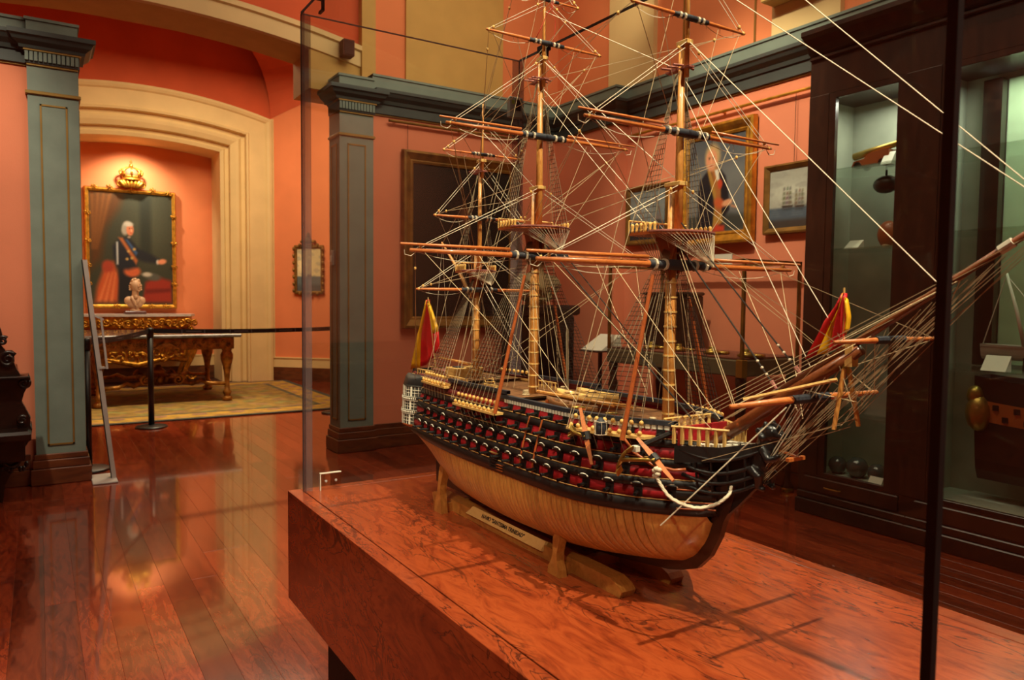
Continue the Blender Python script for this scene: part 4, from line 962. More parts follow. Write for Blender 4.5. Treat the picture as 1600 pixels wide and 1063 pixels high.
t = thing('blurred_pulley', 'dark brown pulley hanging under the upper shelf of the narrow cabinet', 'pulley', (4.76, 2.84, 2.16))
part('sheave_shell', MB().ball((4.76, 2.84, 2.24), .05, .09, .06, 12, 8), M['cabwood'], t, True); part('hook', MB().tube([(4.76, 2.84, 2.335), (4.76, 2.84, 2.30), (4.76, 2.84, 2.27)], .008, 6), M['black'], t)
t = thing('sail_fragment', 'pale folded canvas sail piece leaning on the low shelf of the narrow cabinet', 'sail', (4.74, 2.84, .70))
part('canvas', MB().prism([(2.90, .70), (2.70, .70), (2.71, .98), (2.78, .90)], 'x', 4.70, 4.715), plain('grey_canvas', (150, 150, 134), .8), t)
part('rest', MB().prism([(4.715, .70), (4.80, .70), (4.715, .82)], 'y', 2.76, 2.80), M['darkwood'], t)
for k, (y, lab) in enumerate(((3.03, 'glass ball at left on the floor of the narrow cabinet'), (2.885, 'middle glass ball on the floor of the narrow cabinet'), (2.745, 'right glass ball behind the white card in the narrow cabinet'))):
    tt = thing('glass_ball', lab, 'glass ball', (4.62, y, .275), 'glass balls in the narrow cabinet')
    part('ball', MB().ball((4.62, y, .335 if k != 1 else .345), .06 if k != 1 else .07, n=16, m=12), plain('grey_glass_ball', (70, 78, 74), .08, spec=.8) if k == 0 else bpy.data.materials['grey_glass_ball'], tt, True)
    part('ring_foot', MB().lathe((4.62, y, .275), [(.034, 0), (.036, .008), (.028, .012)], 12), M['darkwood'], tt)
single('shelf_card', MB().prism([(4.52, .275), (4.56, .275), (4.555, .325)], 'y', 2.66, 2.75), M['white'], 'white card in front of the right glass ball', 'card')
# hull model in the wide cabinet
def hullform(t, x, y0, y1, zb, zt, B, mats, bands):
    """simple ship hull lying along Y, bow towards y0"""
    def hb_(q, h): return B*(min(1, (q*3.2))**.6)*(1-.45*max(0, (q-.6)/.4)**2)*(.12+.88*(h**.45))
    for (nm, h0, h1, m) in bands:
        b = MB()
        for s in (-1, 1):
            rows = []
            for j in range(6):
                h = h0+(h1-h0)*j/5; rows.append([(x+s*hb_(i/20, h), y0+(y1-y0)*i/20, zb+(zt-zb)*h+.05*(zt-zb)*(2*(i/20-.45))**2*h) for i in range(21)])
            b.grid(rows)
        b.add([(x-hb_(1, h0), y1, zb+(zt-zb)*h0+.06*(zt-zb)*h0), (x+hb_(1, h0), y1, zb+(zt-zb)*h0+.06*(zt-zb)*h0), (x+hb_(1, h1), y1, zb+(zt-zb)*h1+.06*(zt-zb)*h1), (x-hb_(1, h1), y1, zb+(zt-zb)*h1+.06*(zt-zb)*h1)], [(0, 1, 2, 3)])
        part(nm, b, m, t)
    dk = MB(); dk.grid([[(x-hb_(i/20, .97), y0+(y1-y0)*i/20, zt-.01) for i in range(21)], [(x+hb_(i/20, .97), y0+(y1-y0)*i/20, zt-.01) for i in range(21)]]); part('deck', dk, M['cabwood'], t)
    return hb_
t = thing('dark_hull_model', 'dark model hull with orange gunport band at bottom of the wide cabinet', 'ship model', (4.68, 1.6, .30))
hbx = hullform(t, 4.69, .86, 2.16, .42, 1.0, .17, None, [('lower_hull', 0, .50, plain('brown_black_hull', (40, 32, 26), .4)), ('wale', .50, .58, M['blackpaint']), ('orange_band', .58, .78, plain('orange_hull_band', (176, 96, 44), .5)), ('topside', .78, 1.0, M['blackpaint'])])
for r_, h in ((0, .63), (1, .73)):
    for k in range(9):
        q = .14+.09*k+.04*r_; x = 4.69-hbx(q, h); y = .86+1.3*q; z = .42+.58*h+.05*.58*(2*(q-.45))**2*h
        part('gunport', MB().box(x-.006, x+.006, y-.016, y+.016, z-.016, z+.016), M['black'], t)
b = MB(); b.ball((4.60, 2.13, .82), .07, .07, .11, 12, 8); b.ball((4.60, 2.15, .92), .05, .05, .06, 10, 6); part('quarter_gallery', b, M['brass'], t, True)
part('cradle', MB().box(4.62, 4.76, 1.15, 1.25, .29, .46).box(4.62, 4.76, 1.75, 1.85, .29, .46), M['spar'], t)
part('rigging_line', MB().rope((4.69, 2.1, 1.0), (4.69, .9, 1.03), .003, 0, 4), M['tarred'], t)
single('plinth_board', MB().bbox(4.53, 4.88, .80, 2.27, .275, .292, .004), M['cabgrey'], 'pale board under the dark hull model in the wide cabinet', 'board')
t = thing('white_boat_model', 'pale white boat model with mast on the shelf of the wide cabinet', 'boat model', (4.68, 1.85, 1.075))
hullform(t, 4.70, 1.3, 2.17, 1.13, 1.215, .07, None, [('hull', 0, 1, plain('white_boat_paint', (190, 190, 174), .5))])
part('mast', MB().tube([(4.70, 1.95, 1.2), (4.70, 2.0, 1.42), (4.70, 2.06, 1.63)], [.012, .010, .007], 8), M['white'], t, True)
part('stand', MB().box(4.66, 4.74, 1.5, 1.54, 1.075, 1.15).box(4.66, 4.74, 1.9, 1.94, 1.075, 1.15), M['darkwood'], t)
part('shroud', MB().rope((4.70, 2.06, 1.62), (4.70, 2.17, 1.22), .003, 0, 4).rope((4.70, 2.06, 1.62), (4.70, 1.75, 1.22), .003, 0, 4), M['white'], t)
single('shelf_card', MB().prism([(4.53, 1.075), (4.60, 1.075), (4.595, 1.16)], 'y', 1.97, 2.10), M['white'], 'white card in front of the pale white boat model', 'card')
# ================================================================== display case
CX0, CX1, CY0, CY1, CZ = .746, 1.746, .36, 2.66, .75
GX0, GX1, GY0, GY1, GZ = .79, 1.70, .405, 2.618, 2.436
t = case = thing('display_case', 'large glass display case on red veneered base holding the sailing ship model', 'display case', (1.246, 1.51, 0))
part('plinth', MB().box(.86, 1.63, .48, 2.56, 0, .36), M['groove'], t)
part('base_body', MB().box(CX0, CX1, CY0, CY1, .355, .735), M['bubinga'], t)
part('groove_tray', MB().box(CX0+.02, CX1-.02, CY0+.02, CY1-.02, .733, .742), M['groove'], t)
w = GX0-CX0+.002
for (a, b_, c, d) in ((CX0, CX0+w, CY0, CY1), (CX1-w, CX1, CY0, CY1), (CX0+w, CX1-w, CY0, CY0+w), (CX0+w, CX1-w, CY1-w+.002, CY1)):
    part('top_border', MB().bbox(a, b_, c, d, .735, CZ, .0012), M['bubinga'], t)
part('top_panel', MB().bbox(CX0+w+.004, CX1-w-.004, CY0+w+.004, CY1-w-.002, .735, CZ, .001), M['bubinga'], t)
T = .006
part('glass_pane', MB().box(GX0, GX0+T, GY0, GY1, CZ-.006, GZ), M['glass'], t)
part('glass_pane', MB().box(GX1-T, GX1, GY0, GY1, CZ-.006, GZ), M['glass'], t)
part('glass_pane', MB().box(GX0+T, GX1-T, GY0, GY0+T, CZ-.006, GZ), M['glass'], t)
part('glass_pane', MB().box(GX0+T, GX1-T, GY1-T, GY1, CZ-.006, GZ), M['glass'], t)
part('glass_top', MB().box(GX0, GX1, GY0, GY1, GZ, GZ+T), M['glass'], t)
M['cornerstrip'] = stripmat()
for (x, y) in ((GX0, GY1), (GX1, GY1)):
    s = 1 if x == GX0 else -1
    b = MB(); b.box(x, x+s*.0012, y-.036, y+.001, CZ, GZ); b.box(x, x+s*.034, y, y+.0012, CZ, GZ); b.box(x-.001, x+.001, y-.001, y+.0015, CZ, GZ)
    part('corner_strip', b, M['cornerstrip'], t, label='clear corner strip')
    part('corner_seam', MB().box(x-.0015, x+.0012, y-.0005, y+.0025, CZ, GZ), M['sage_dark'], t)
for (x, y) in ((GX0, GY0), (GX1, GY0)):
    part('corner_post', MB().bbox(x-.004, x+.007 if x == GX0 else x+.004, y-.005, y+.006, CZ-.004, GZ+.005, .002), M['black'], t, label='black metal corner post')
for (a, b_, c, d) in ((GX0-.001, GX0+.001, GY0, GY1), (GX1-.001, GX1+.001, GY0, GY1)):
    part('top_seam', MB().box(a, b_, c, d, GZ-.002, GZ+T+.002), M['sage_dark'], t)
b = MB(); b.box(GX0, GX1, GY1-.002, GY1+.001, GZ-.001, GZ+.004); part('top_seam', b, M['edge'], t)
b = MB(); b.box(GX0-.004, GX0+.02, 2.40, 2.44, GZ-.012, GZ+.012); b.box(GX0+.004, GX0+.012, 2.40, 2.412, GZ-.05, GZ-.01); b.box(GX0+.004, GX0+.012, 2.40, 2.44, GZ-.055, GZ-.047); part('top_clip', b, M['black'], t)
b = MB(); b.box(GX1-.02, GX1+.004, 2.40, 2.46, GZ-.012, GZ+.012); b.box(GX1-.014, GX1-.006, 2.40, 2.45, GZ-.04, GZ-.01); part('top_clip', b, M['black'], t)
br = part('acrylic_bracket', MB().box(.847, .925, 2.602, 2.610, CZ, .812), M['acrylic'], t)
b = MB(); b.box(.847, .925, 2.600, 2.612, .8095, .8125); b.box(.846, .849, 2.600, 2.612, CZ, .812); part('bright_edge', b, M['plastic_edge'], br)
for x in (.868, .905): part('screw', MB().lathe((x, 2.598, .782), [(.004, 0), (.005, .002), (.005, .004)], 10, 'y'), M['steel'], br)
s = thing('climate_sensor', 'small grey sensor box hanging high in the far corner of the glass case', 'sensor', (1.667, 2.6, 2.196))
part('housing', MB().bbox(1.637, 1.697, 2.588, 2.611, 2.196, 2.281, .004), M['sensor'], s); part('green_indicator', MB().box(1.646, 1.658, 2.586, 2.589, 2.25, 2.266), plain('dull_green_window', (120, 140, 60), .4), s); part('dark_window', MB().box(1.664, 1.688, 2.586, 2.589, 2.225, 2.27), M['black'], s)

# ================================================================== cradle with name plaque
XC = 1.24
M['plaquewood'] = wood('lightened_plaque_wood', [(206, 160, 92), (228, 184, 116)], (8, 3, 8), .5, 0, 5)  # tone lightened to stand for light the hull keeps off the plaque
def mir(x): return 2*XC-x
t = thing('ship_cradle', 'oak cradle with two rails and name plaque under the ship hull', 'cradle', (XC, 1.8, CZ))
for x in (1.160, 1.320):
    p = [(1.295, CZ), (2.27, CZ), (2.28, .778), (2.26, .787), (1.33, .787), (1.30, .776), (1.288, .765)]
    b = MB(); b.prism(p, 'x', x-.022, x+.022); part('rail', b, M['standwood'], t)
def upright(x, y, zt, lean):
    prof = [(-.026, 0), (.026, 0), (.024, .022), (.012, .05), (.009, .075), (.013, .10), (.015, .118), (.010, .135), (.004, .145)]
    H = zt-CZ; k = H/.145
    pts = [(y+a, CZ+h*k) for a, h in prof[1:]]+[(y-a*.9-.0, CZ+h*k) for a, h in reversed(prof[2:])]+[(y-.026, CZ)]
    b = MB(); n0 = len(b.v); b.prism(pts, 'x', x-.012, x+.012)
    s = 1 if x < XC else -1
    b.v = [(px+s*lean*((pz-CZ)/H)**2, py, pz) for px, py, pz in b.v]
    part('upright', b, M['standwood'], t)
upright(1.10, 1.492, .866, .012); upright(1.10, 2.14, .925, .02); upright(mir(1.10), 1.492, .866, .012); upright(mir(1.10), 2.14, .925, .02)
for y in (1.492, 2.14): part('cross_bar', MB().box(1.10, mir(1.10), y-.011, y+.011, CZ, .779), M['standwood'], t)
pq = MB(); xa, za, xb_, zb_ = 1.128, .772, 1.142, .797
pq.add([(xa, 1.607, za), (xb_, 1.603, zb_), (xb_, 2.000, zb_), (xa, 2.022, za), (xa+.008, 1.607, za-.004), (xb_+.008, 1.603, zb_-.004), (xb_+.008, 2.000, zb_-.004), (xa+.008, 2.022, za-.004)], [(0, 1, 2, 3), (7, 6, 5, 4), (0, 4, 5, 1), (1, 5, 6, 2), (2, 6, 7, 3), (3, 7, 4, 0)])
plq = part('name_plaque', pq, M['plaquewood'], t, label='wooden plaque lettered NAVIO "SANTISIMA TRINIDAD"')
fc = bpy.data.curves.new('lettering', 'FONT'); fc.body = 'NAVIO "SANTISIMA TRINIDAD"'; fc.size = .0165; fc.align_x = 'CENTER'; fc.align_y = 'CENTER'; fc.extrude = .0003; fc.space_character = 1.02; fc.offset = .0004
fo = bpy.data.objects.new('lettering_source', fc)
COL.objects.link(fo); bpy.context.view_layer.update()
lm = bpy.data.meshes.new_from_object(fo.evaluated_get(bpy.context.evaluated_depsgraph_get())); bpy.data.objects.remove(fo)
lm.name = 'lettering'; lm.materials.clear(); lm.materials.append(M['black'])
up_ = Vector((xb_-xa, 0, zb_-za)).normalized(); rt_ = Vector((0, -1, 0)); nn = rt_.cross(up_)
cc = Vector(((xa+xb_)/2, 1.815, (za+zb_)/2))-Vector(ORG[t.name])+nn*.0006
lm.transform(Matrix(((rt_.x, up_.x, nn.x, cc.x), (rt_.y, up_.y, nn.y, cc.y), (rt_.z, up_.z, nn.z, cc.z), (0, 0, 0, 1))))
lo = bpy.data.objects.new('lettering', lm); link(lo, plq)

# ================================================================== the ship
ship = thing('ship_model', 'three masted warship model with black and red hull inside the glass case', 'ship model', (XC, 1.75, .775))
ZT = [1.099, 1.103, 1.121, 1.148, 1.181, 1.246, 1.418, 1.514, 1.70, 2.20, 2.33, 2.375, 2.395, 2.42]
ZV = [.985, .953, .916, .88, .858, .841, .812, .798, .790, .788, .80, .83, .87, .90]
def zrab(y): return interp(y, ZT, ZV)
BM = .195
def hb(y, z):
    """half-breadth of the hull"""
    zk = zrab(y); zw = 1.02
    u = min(1, max(0, (zw-z)/(zw-zk))) if zw > zk else 0
    t_ = min(1, max(0, (y-1.072)/.40)); fb = 1-(1-t_)**2.4
    ts = min(1, max(0, (y-1.75)/.67)); p = 1.5+1.6*fb*(1-ts*.6)
    m = max(0, 1-u**p)**(.62)
    w_ = interp(z, [.785, .87, .93, 1.0], [1.0, .96, .70, .30])
    tum = 1-.22*min(1, max(0, (z-1.03)/.16))**1.2
    return .005+BM*m*fb*(1-w_*ts**2.3)*tum
# keel, stem and sternpost: one long dark timber
outer = [(2.40, .772), (1.75, .772), (1.60, .778), (1.418, .795), (1.30, .812), (1.23, .822), (1.188, .834), (1.144, .851), (1.108, .889), (1.082, .939), (1.071, .977), (1.053, 1.01), (1.04, 1.06)]
inner = [(1.10, 1.06), (1.105, .985), (1.108, .953), (1.126, .916), (1.153, .88), (1.186, .858), (1.251, .844), (1.418, .820), (1.514, .808), (1.70, .80), (2.20, .80), (2.38, .80)]
b = MB(); n = len(outer)
b.prism(outer+inner, 'x', XC-.008, XC+.008); part('keel', b, M['keelwood'], ship)
b = MB(); b.prism([(2.395, .772), (2.435, .775), (2.445, 1.0), (2.42, 1.02), (2.40, .98)], 'x', XC-.008, XC+.008); part('rudder', b, M['keelwood'], ship)
# hull frames below the wale, one by one
Z1 = .985
def surf(y, z, s, off=0.): return (XC+s*(hb(y, z)+off), y, z)
y = 1.185; k = 0; nv = 13
while y < 2.395:
    wd_ = .0185
    ya, yb_ = y+.0012, min(2.398, y+wd_-.0012)
    b = MB()
    for s in (-1, 1):
        rows = []
        for (yy, off) in ((ya, -.0035), (ya+.0003, -.0004), (ya+.003, .0004), (yb_-.003, .0004), (yb_-.0003, -.0004), (yb_, -.0035)):
            z0 = zrab(yy)+.0005
            rows.append([surf(yy, z0+(Z1-z0)*(j/(nv-1)), s, off) for j in range(nv)])
        b.grid(rows)
    part('rib', b, M['rib'], ship, True); y += wd_
b = MB()
for s in (-1, 1):
    rows = []
    for i in range(9):
        yy = 1.1015+(1.1853-1.1015)*i/8; z0 = zrab(yy)+.0005
        rows.append([surf(yy, z0+(Z1-z0)*(j/(nv-1)), s, 0) for j in range(nv)])
    b.grid(rows)
part('bow_cheek', b, M['hullwood'], ship, True)
b = MB()                                                                  # dark lining behind the frames
for s in (-1, 1): b.grid([[surf(yy, zrab(yy)+.001+(Z1-zrab(yy))*(j/8), s, -.0045) for j in range(9)] for yy in [1.13+1.265*i/40 for i in range(41)]])
part('hull_lining', b, M['groove'], ship, True)
# strakes: black wales, crimson gun bands, thin brass lines
def ys_(a, c, n=44): return [a+(c-a)*(i/n)**1.35 for i in range(n+1)]
def strake(nm, z0, z1, ya, yb_, off, m, th=.006, sides=(-1, 1)):
    b = MB()
    for s in sides:
        Y = ys_(ya, yb_); rows = [[surf(y_, z0, s, off-th) for y_ in Y], [surf(y_, z0, s, off) for y_ in Y], [surf(y_, (z0+z1)/2, s, off) for y_ in Y], [surf(y_, z1, s, off) for y_ in Y], [surf(y_, z1, s, off-th) for y_ in Y]]
        b.grid(rows)
    return part(nm, b, m, ship, True)
YS = 2.415
strake('wale', .983, 1.0155, 1.085, YS, .005, M['blackpaint'])
for (z0, z1, y0, off) in ((1.042, 1.061, 1.09, .004), (1.086, 1.105, 1.095, .0035), (1.130, 1.148, 1.11, .0035)): strake('wale', z0, z1, y0, YS, off, M['blackpaint'])
for (z0, z1, y0) in ((1.0155, 1.042, 1.145), (1.061, 1.086, 1.11), (1.105, 1.130, 1.13), (1.148, 1.167, 1.142)): strake('gun_band', z0, z1, y0, YS, .0, M['hullred'], .005)
for (z0, z1, y0, y1) in ((1.0155, 1.042, 1.083, 1.145), (1.061, 1.086, 1.083, 1.11), (1.105, 1.13, 1.09, 1.13)): strake('bow_plank', z0, z1, y0, y1, .001, M['blackpaint'], .005)
for z in (1.0158, 1.0612, 1.1052, 1.1482): strake('brass_line', z-.0006, z+.0012, 1.10, YS, .0058 if z < 1.02 else .0045, M['goldline'], .003)
for z in (.998, 1.013, 1.040): strake('bow_rail_line', z, z+.003, 1.083, 1.14, .006, M['spar'], .003)
# third and fourth gun decks get darker aft: bulwark planking towards the stern
strake('bulwark', 1.167, 1.19, 1.72, YS, -.001, M['winered'], .005)
strake('bulwark', 1.149, 1.1665, 1.93, YS, .002, M['winered'], .005)
# white balustrade above, broken into posts
for s in (-1, 1):
    n = 0; y = 1.165
    while y < 1.705:
        a = surf(y, 1.171, s, .0015); c = surf(y+.0085, 1.171, s, .0015)
        b = MB(); b.add([(a[0]-.002*s, a[1], 1.167), (a[0]+.002*s, a[1], 1.167), (c[0]+.002*s, c[1], 1.167), (c[0]-.002*s, c[1], 1.167), (a[0]-.002*s, a[1], 1.1765), (a[0]+.002*s, a[1], 1.1765), (c[0]+.002*s, c[1], 1.1765), (c[0]-.002*s, c[1], 1.1765)], [(0, 3, 2, 1), (4, 5, 6, 7), (0, 1, 5, 4), (1, 2, 6, 5), (2, 3, 7, 6), (3, 0, 4, 7)])
        part('rail_post', b, M['whitepaint'], ship); y += .0125
strake('rail_backing', 1.1665, 1.177, 1.15, 1.72, -.003, M['winered'], .003)
def caprail(z, ya, yb_, w_, h, m=M['serving']):
    for s in (-1, 1):
        b = MB(); Y = ys_(ya, yb_, 24); rows = [[surf(y_, 1.18, s, -w_/2) for y_ in Y], [surf(y_, 1.18, s, w_/2) for y_ in Y]]
        rows = [[(p[0], p[1], z) for p in rows[0]], [(p[0], p[1], z) for p in rows[1]], [(p[0], p[1], z+h) for p in rows[1]], [(p[0], p[1], z+h) for p in rows[0]], [(p[0], p[1], z) for p in rows[0]]]
        part('cap_rail', b.grid(rows), m, ship)
caprail(1.177, 1.155, 1.76, .014, .010); caprail(1.190, 1.70, 2.06, .012, .010); caprail(1.176, 2.04, YS, .012, .007, M['palewood'])
# transom and decks
b = MB(); zz = [.90, .94, .985, 1.03, 1.08, 1.13, 1.20]
b.grid([[(XC-hb(2.41, z), 2.416, z), (XC+hb(2.41, z), 2.416, z)] for z in zz]); part('transom', b, M['blackpaint'], ship)
for k in range(6):
    for z in (1.035, 1.085, 1.135): part('stern_window', MB().box(XC-.095+.033*k, XC-.095+.033*k+.022, 2.415, 2.421, z, z+.03), M['paneglass'], ship)
def deck(nm, ya, yb_, z, ins=.006, m='deckwood'):
    b = MB(); Y = ys_(ya, yb_, 20); b.grid([[(XC-hb(y_, 1.165)+ins, y_, z) for y_ in Y], [(XC+hb(y_, 1.165)-ins, y_, z) for y_ in Y], [(XC+hb(y_, 1.165)-ins, y_, z-.004) for y_ in Y], [(XC-hb(y_, 1.165)+ins, y_, z-.004) for y_ in Y], [(XC-hb(y_, 1.165)+ins, y_, z) for y_ in Y]]); part(nm, b, M[m], ship)
deck('upper_deck', 1.15, 1.76, 1.158); deck('quarter_deck', 1.74, 2.12, 1.172); deck('poop_deck', 2.10, 2.412, 1.182)
part('beakhead_bulkhead', MB().box(XC-.075, XC+.075, 1.138, 1.146, 1.10, 1.178), M['hullred'], ship)
# gun ports with barrels, lids and white eyebrow mouldings on the near side
gm = MB(); gm.lathe((0, 0, 0), [(.0042, -.004), (.0042, .010), (.0034, .024), (.0046, .028), (.0042, .030), (.0022, .0301), (.0022, .027)], 9, 'x'); gun_me = mesh('gun', gm, M['black'], smooth=False)
pm = MB(); pm.box(-.004, .0022, -.0095, .0095, -.010, .010); port_me = mesh('gun_port', pm, M['groove'])
lm_ = MB(); ca, sa = math.cos(R(38)), math.sin(R(38))
lm_.add([(0.001, -.0105, .0105), (.001, .0105, .0105), (.019*ca+.001, .0105, .0105+.019*sa), (.019*ca+.001, -.0105, .0105+.019*sa), (.001, -.0105, .0125), (.001, .0105, .0125), (.019*ca, .0105, .0125+.019*sa), (.019*ca, -.0105, .0125+.019*sa)], [(0, 1, 2, 3), (7, 6, 5, 4), (0, 4, 5, 1), (1, 5, 6, 2), (2, 6, 7, 3), (3, 7, 4, 0)])
lid_me = mesh('port_lid', lm_, M['blackpaint'])
em = MB(); em.tube([(.012, -.0135+.027*i/6, .0190+.0055*math.sin(PI*i/6)) for i in range(7)], .0017, 5); eb_me = mesh('eyebrow', em, M['whitepaint'], smooth=True)
so = Vector(ORG[ship.name])
def gunport(y, z, full=True, eb=True):
    e = .004; d = (hb(y+e, z)-hb(y-e, z))/(2*e); ang = math.atan2(-d, -1.0)
    pos = Vector(surf(y, z, -1, .001))-so
    o = bpy.data.objects.new('gun_port', port_me); link(o, ship); o.location = pos; o.rotation_euler = (0, 0, ang)
    g = bpy.data.objects.new('gun', gun_me); link(g, o)
    if full:
        q = bpy.data.objects.new('port_lid', lid_me); link(q, o)
        if eb: q = bpy.data.objects.new('eyebrow', eb_me); link(q, o)
for k in range(19): gunport(1.150+.0585*k, 1.0285)
for k in range(18): gunport(1.178+.0600*k, 1.0735, True, k < 12 or k % 2 == 0)
for k in range(18): gunport(1.205+.060*k, 1.1175, False)
for k in range(9): gunport(1.18+.062*k, 1.1575, False)
# hull ladder battens and vertical skids amidships
for y in (1.515, 1.572):
    pts = [Vector(surf(y, z, -1, .006)) for z in (1.016, 1.045, 1.075, 1.105, 1.135, 1.15)]; part('skid', MB().tube(pts, .0022, 5), M['spar'], ship)
for k in range(6): p = surf(1.70, .992+.008*k, -1, .006); part('side_step', MB().box(p[0]-.003, p[0]+.002, 1.68, 1.72, p[2], p[2]+.0028), M['goldline'] if k > 4 else M['blackpaint'], ship)
for j in range(3):                                                        # ladder cleats on the wale
    p = surf(1.665, .99+.007*j, -1, .006); part('side_step', MB().box(p[0]-.0025, p[0]+.003, 1.655, 1.685, p[2], p[2]+.002), M['spar'], ship)
# quarter gallery: stacked window tiers with a dark dome
def gal_ring(z, r):
    """half ring round the hull side at y 2.28-2.42"""
    return [(XC-hb(2.35, 1.08)+.02-r*(.35+.9*math.sin(PI*(.06+.88*i/10)))*.72, 2.272+.148*i/10+.006*(z-1.01), z) for i in range(11)]
qg = part('quarter_gallery', MB().grid([gal_ring(z, r_) for (z, r_) in ((1.005, .02), (1.016, .056), (1.052, .054), (1.054, .058), (1.066, .058), (1.068, .052), (1.098, .050), (1.10, .054), (1.111, .054), (1.113, .048), (1.146, .044), (1.148, .05), (1.152, .05))]), M['paneglass'], ship)
b = MB(); b.grid([gal_ring(z, r_) for (z, r_) in ((1.150, .05), (1.158, .047), (1.172, .036), (1.182, .018), (1.185, .0))]); part('gallery_dome', b, M['blackpaint'], qg, True)
b = MB(); b.grid([gal_ring(z, r_) for (z, r_) in ((.99, .0), (1.0, .03), (1.010, .056), (1.017, .058), (1.018, .05))]); part('gallery_base', b, M['spar'], qg, True)
for (z0, z1, r_) in ((1.017, 1.052, .057), (1.068, 1.098, .053), (1.114, 1.146, .0485)):
    for i in range(0, 11):
        p = gal_ring(z0, r_)[i]; q = gal_ring(z1, r_-.002)[i]; wide = .0042 if i % 3 == 0 else .0011
        part('mullion', MB().tube([(p[0], p[1], p[2]), (q[0], q[1], q[2])], wide, 4), M['whitepaint'], qg)
    b = MB()
    for f_ in (.33, .66): b.tube([(x_, y_, z0+(z1-z0)*f_) for x_, y_, _ in gal_ring(z0, r_)], .0009, 4)
    part('glazing_bar', b, M['whitepaint'], qg)
for (z, r_) in ((1.060, .0595), (1.1055, .0555)):
    b = MB()
    ring = gal_ring(z, r_)
    for i in range(10):
        for f_ in (0., .5):
            a = Vector(ring[i]).lerp(Vector(ring[i+1]), f_); b.ball(a, .0028, .0028, .004, 6, 4)
    b.tube([(x_, y_, z+.0065) for x_, y_, _ in ring], .0012, 4); b.tube([(x_, y_, z-.0065) for x_, y_, _ in ring], .0012, 4)
    part('carved_frieze', b, M['whitepaint'], qg, True)
# beak: knee of the head, curved head rails, grating, figurehead
b = MB(); b.prism([(1.115, .99), (1.072, .985), (1.035, 1.02), (.985, 1.075), (.962, 1.12), (.962, 1.15), (1.03, 1.155), (1.12, 1.12)], 'x', XC-.006, XC+.006); part('head_knee', b, M['blackpaint'], ship)
for s in (-1, 1):
    for (z0, z1, w0) in ((1.052, 1.085, .058), (1.075, 1.105, .062), (1.098, 1.125, .066), (1.130, 1.150, .07)):
        pts = []
        for i in range(9):
            q = i/8; pts.append((XC+s*(w0*(1-q)**.8+.008), 1.135-.165*q, z0+(z1-z0)*q-.022*math.sin(PI*q)))
        part('head_rail', MB().tube(pts, [.0042]*9, 6), M['blackpaint'], ship, True)
    for q in (.2, .4, .6, .8):
        def hp(z0, z1, w0): return Vector((XC+s*(w0*(1-q)**.8+.008), 1.135-.165*q, z0+(z1-z0)*q-.022*math.sin(PI*q)))
        part('head_timber', MB().tube([hp(1.052, 1.085, .058), hp(1.098, 1.125, .066), hp(1.13, 1.15, .07)], .003, 5), M['blackpaint'], ship)
    pts = [(XC+s*.155, 1.235, 1.150), (XC+s*.15, 1.20, 1.118), (XC+s*.13, 1.165, 1.096), (XC+s*.10, 1.13, 1.088), (XC+s*.085, 1.11, 1.092)]
    part('cheek_rail', MB().tube(pts, .0032, 6), M['spar'], ship, True)
    part('head_board', MB().add([(XC+s*.086, 1.145, 1.10), (XC+s*.086, 1.145, 1.138), (XC+s*.05, 1.05, 1.146), (XC+s*.012, .975, 1.165), (XC+s*.012, .975, 1.14), (XC+s*.05, 1.05, 1.115)], [(0, 1, 2, 5), (5, 2, 3, 4)]), M['blackpaint'], ship)
part('head_grating', MB().add([(XC-.07, 1.14, 1.128), (XC+.07, 1.14, 1.128), (XC+.01, .985, 1.150), (XC-.01, .985, 1.150)], [(0, 1, 2, 3)]), M['deckwood'], ship)
for k in range(9):
    q = k/8; part('grating_bar', MB().box(XC-.066*(1-q)-.006, XC+.066*(1-q)+.006, 1.132-.13*q, 1.138-.13*q, 1.131+.02*q, 1.137+.02*q), M['whitepaint'], ship)
# figurehead: crouching beast, one closed body
b = MB(); fx = XC
b.ball((fx, .985, 1.125), .022, .024, .040, 12, 9); b.ball((fx, .968, 1.162), .022, .024, .028, 12, 9); b.ball((fx, .958, 1.187), .021, .021, .021, 12, 9); b.ball((fx, .940, 1.183), .011, .015, .010, 10, 7); b.ball((fx, .936, 1.177), .008, .010, .006, 8, 6)
b.ball((fx-.013, .966, 1.203), .006, .005, .008, 8, 6); b.ball((fx+.013, .966, 1.203), .006, .005, .008, 8, 6)
for s in (-1, 1):
    b.tube([(fx+s*.018, .968, 1.155), (fx+s*.021, .952, 1.135), (fx+s*.016, .938, 1.14), (fx+s*.012, .932, 1.148)], [.010, .0085, .007, .006], 8)
    b.tube([(fx+s*.018, .992, 1.11), (fx+s*.022, .972, 1.098), (fx+s*.018, .975, 1.075), (fx+s*.014, .962, 1.072)], [.013, .011, .008, .006], 8)
for k in range(10): a = k*.63; b.ball((fx+.019*math.cos(a), .972+.006*math.sin(k*2.), 1.178+.019*math.sin(a)), .008, .010, .008, 7, 5)
o = part('figurehead', b, plain('black_figurehead_gloss', (22, 24, 26), .28, spec=.6), ship, True)
rm = o.modifiers.new('join', 'REMESH'); rm.mode = 'VOXEL'; rm.voxel_size = .0025; rm.use_smooth_shade = True
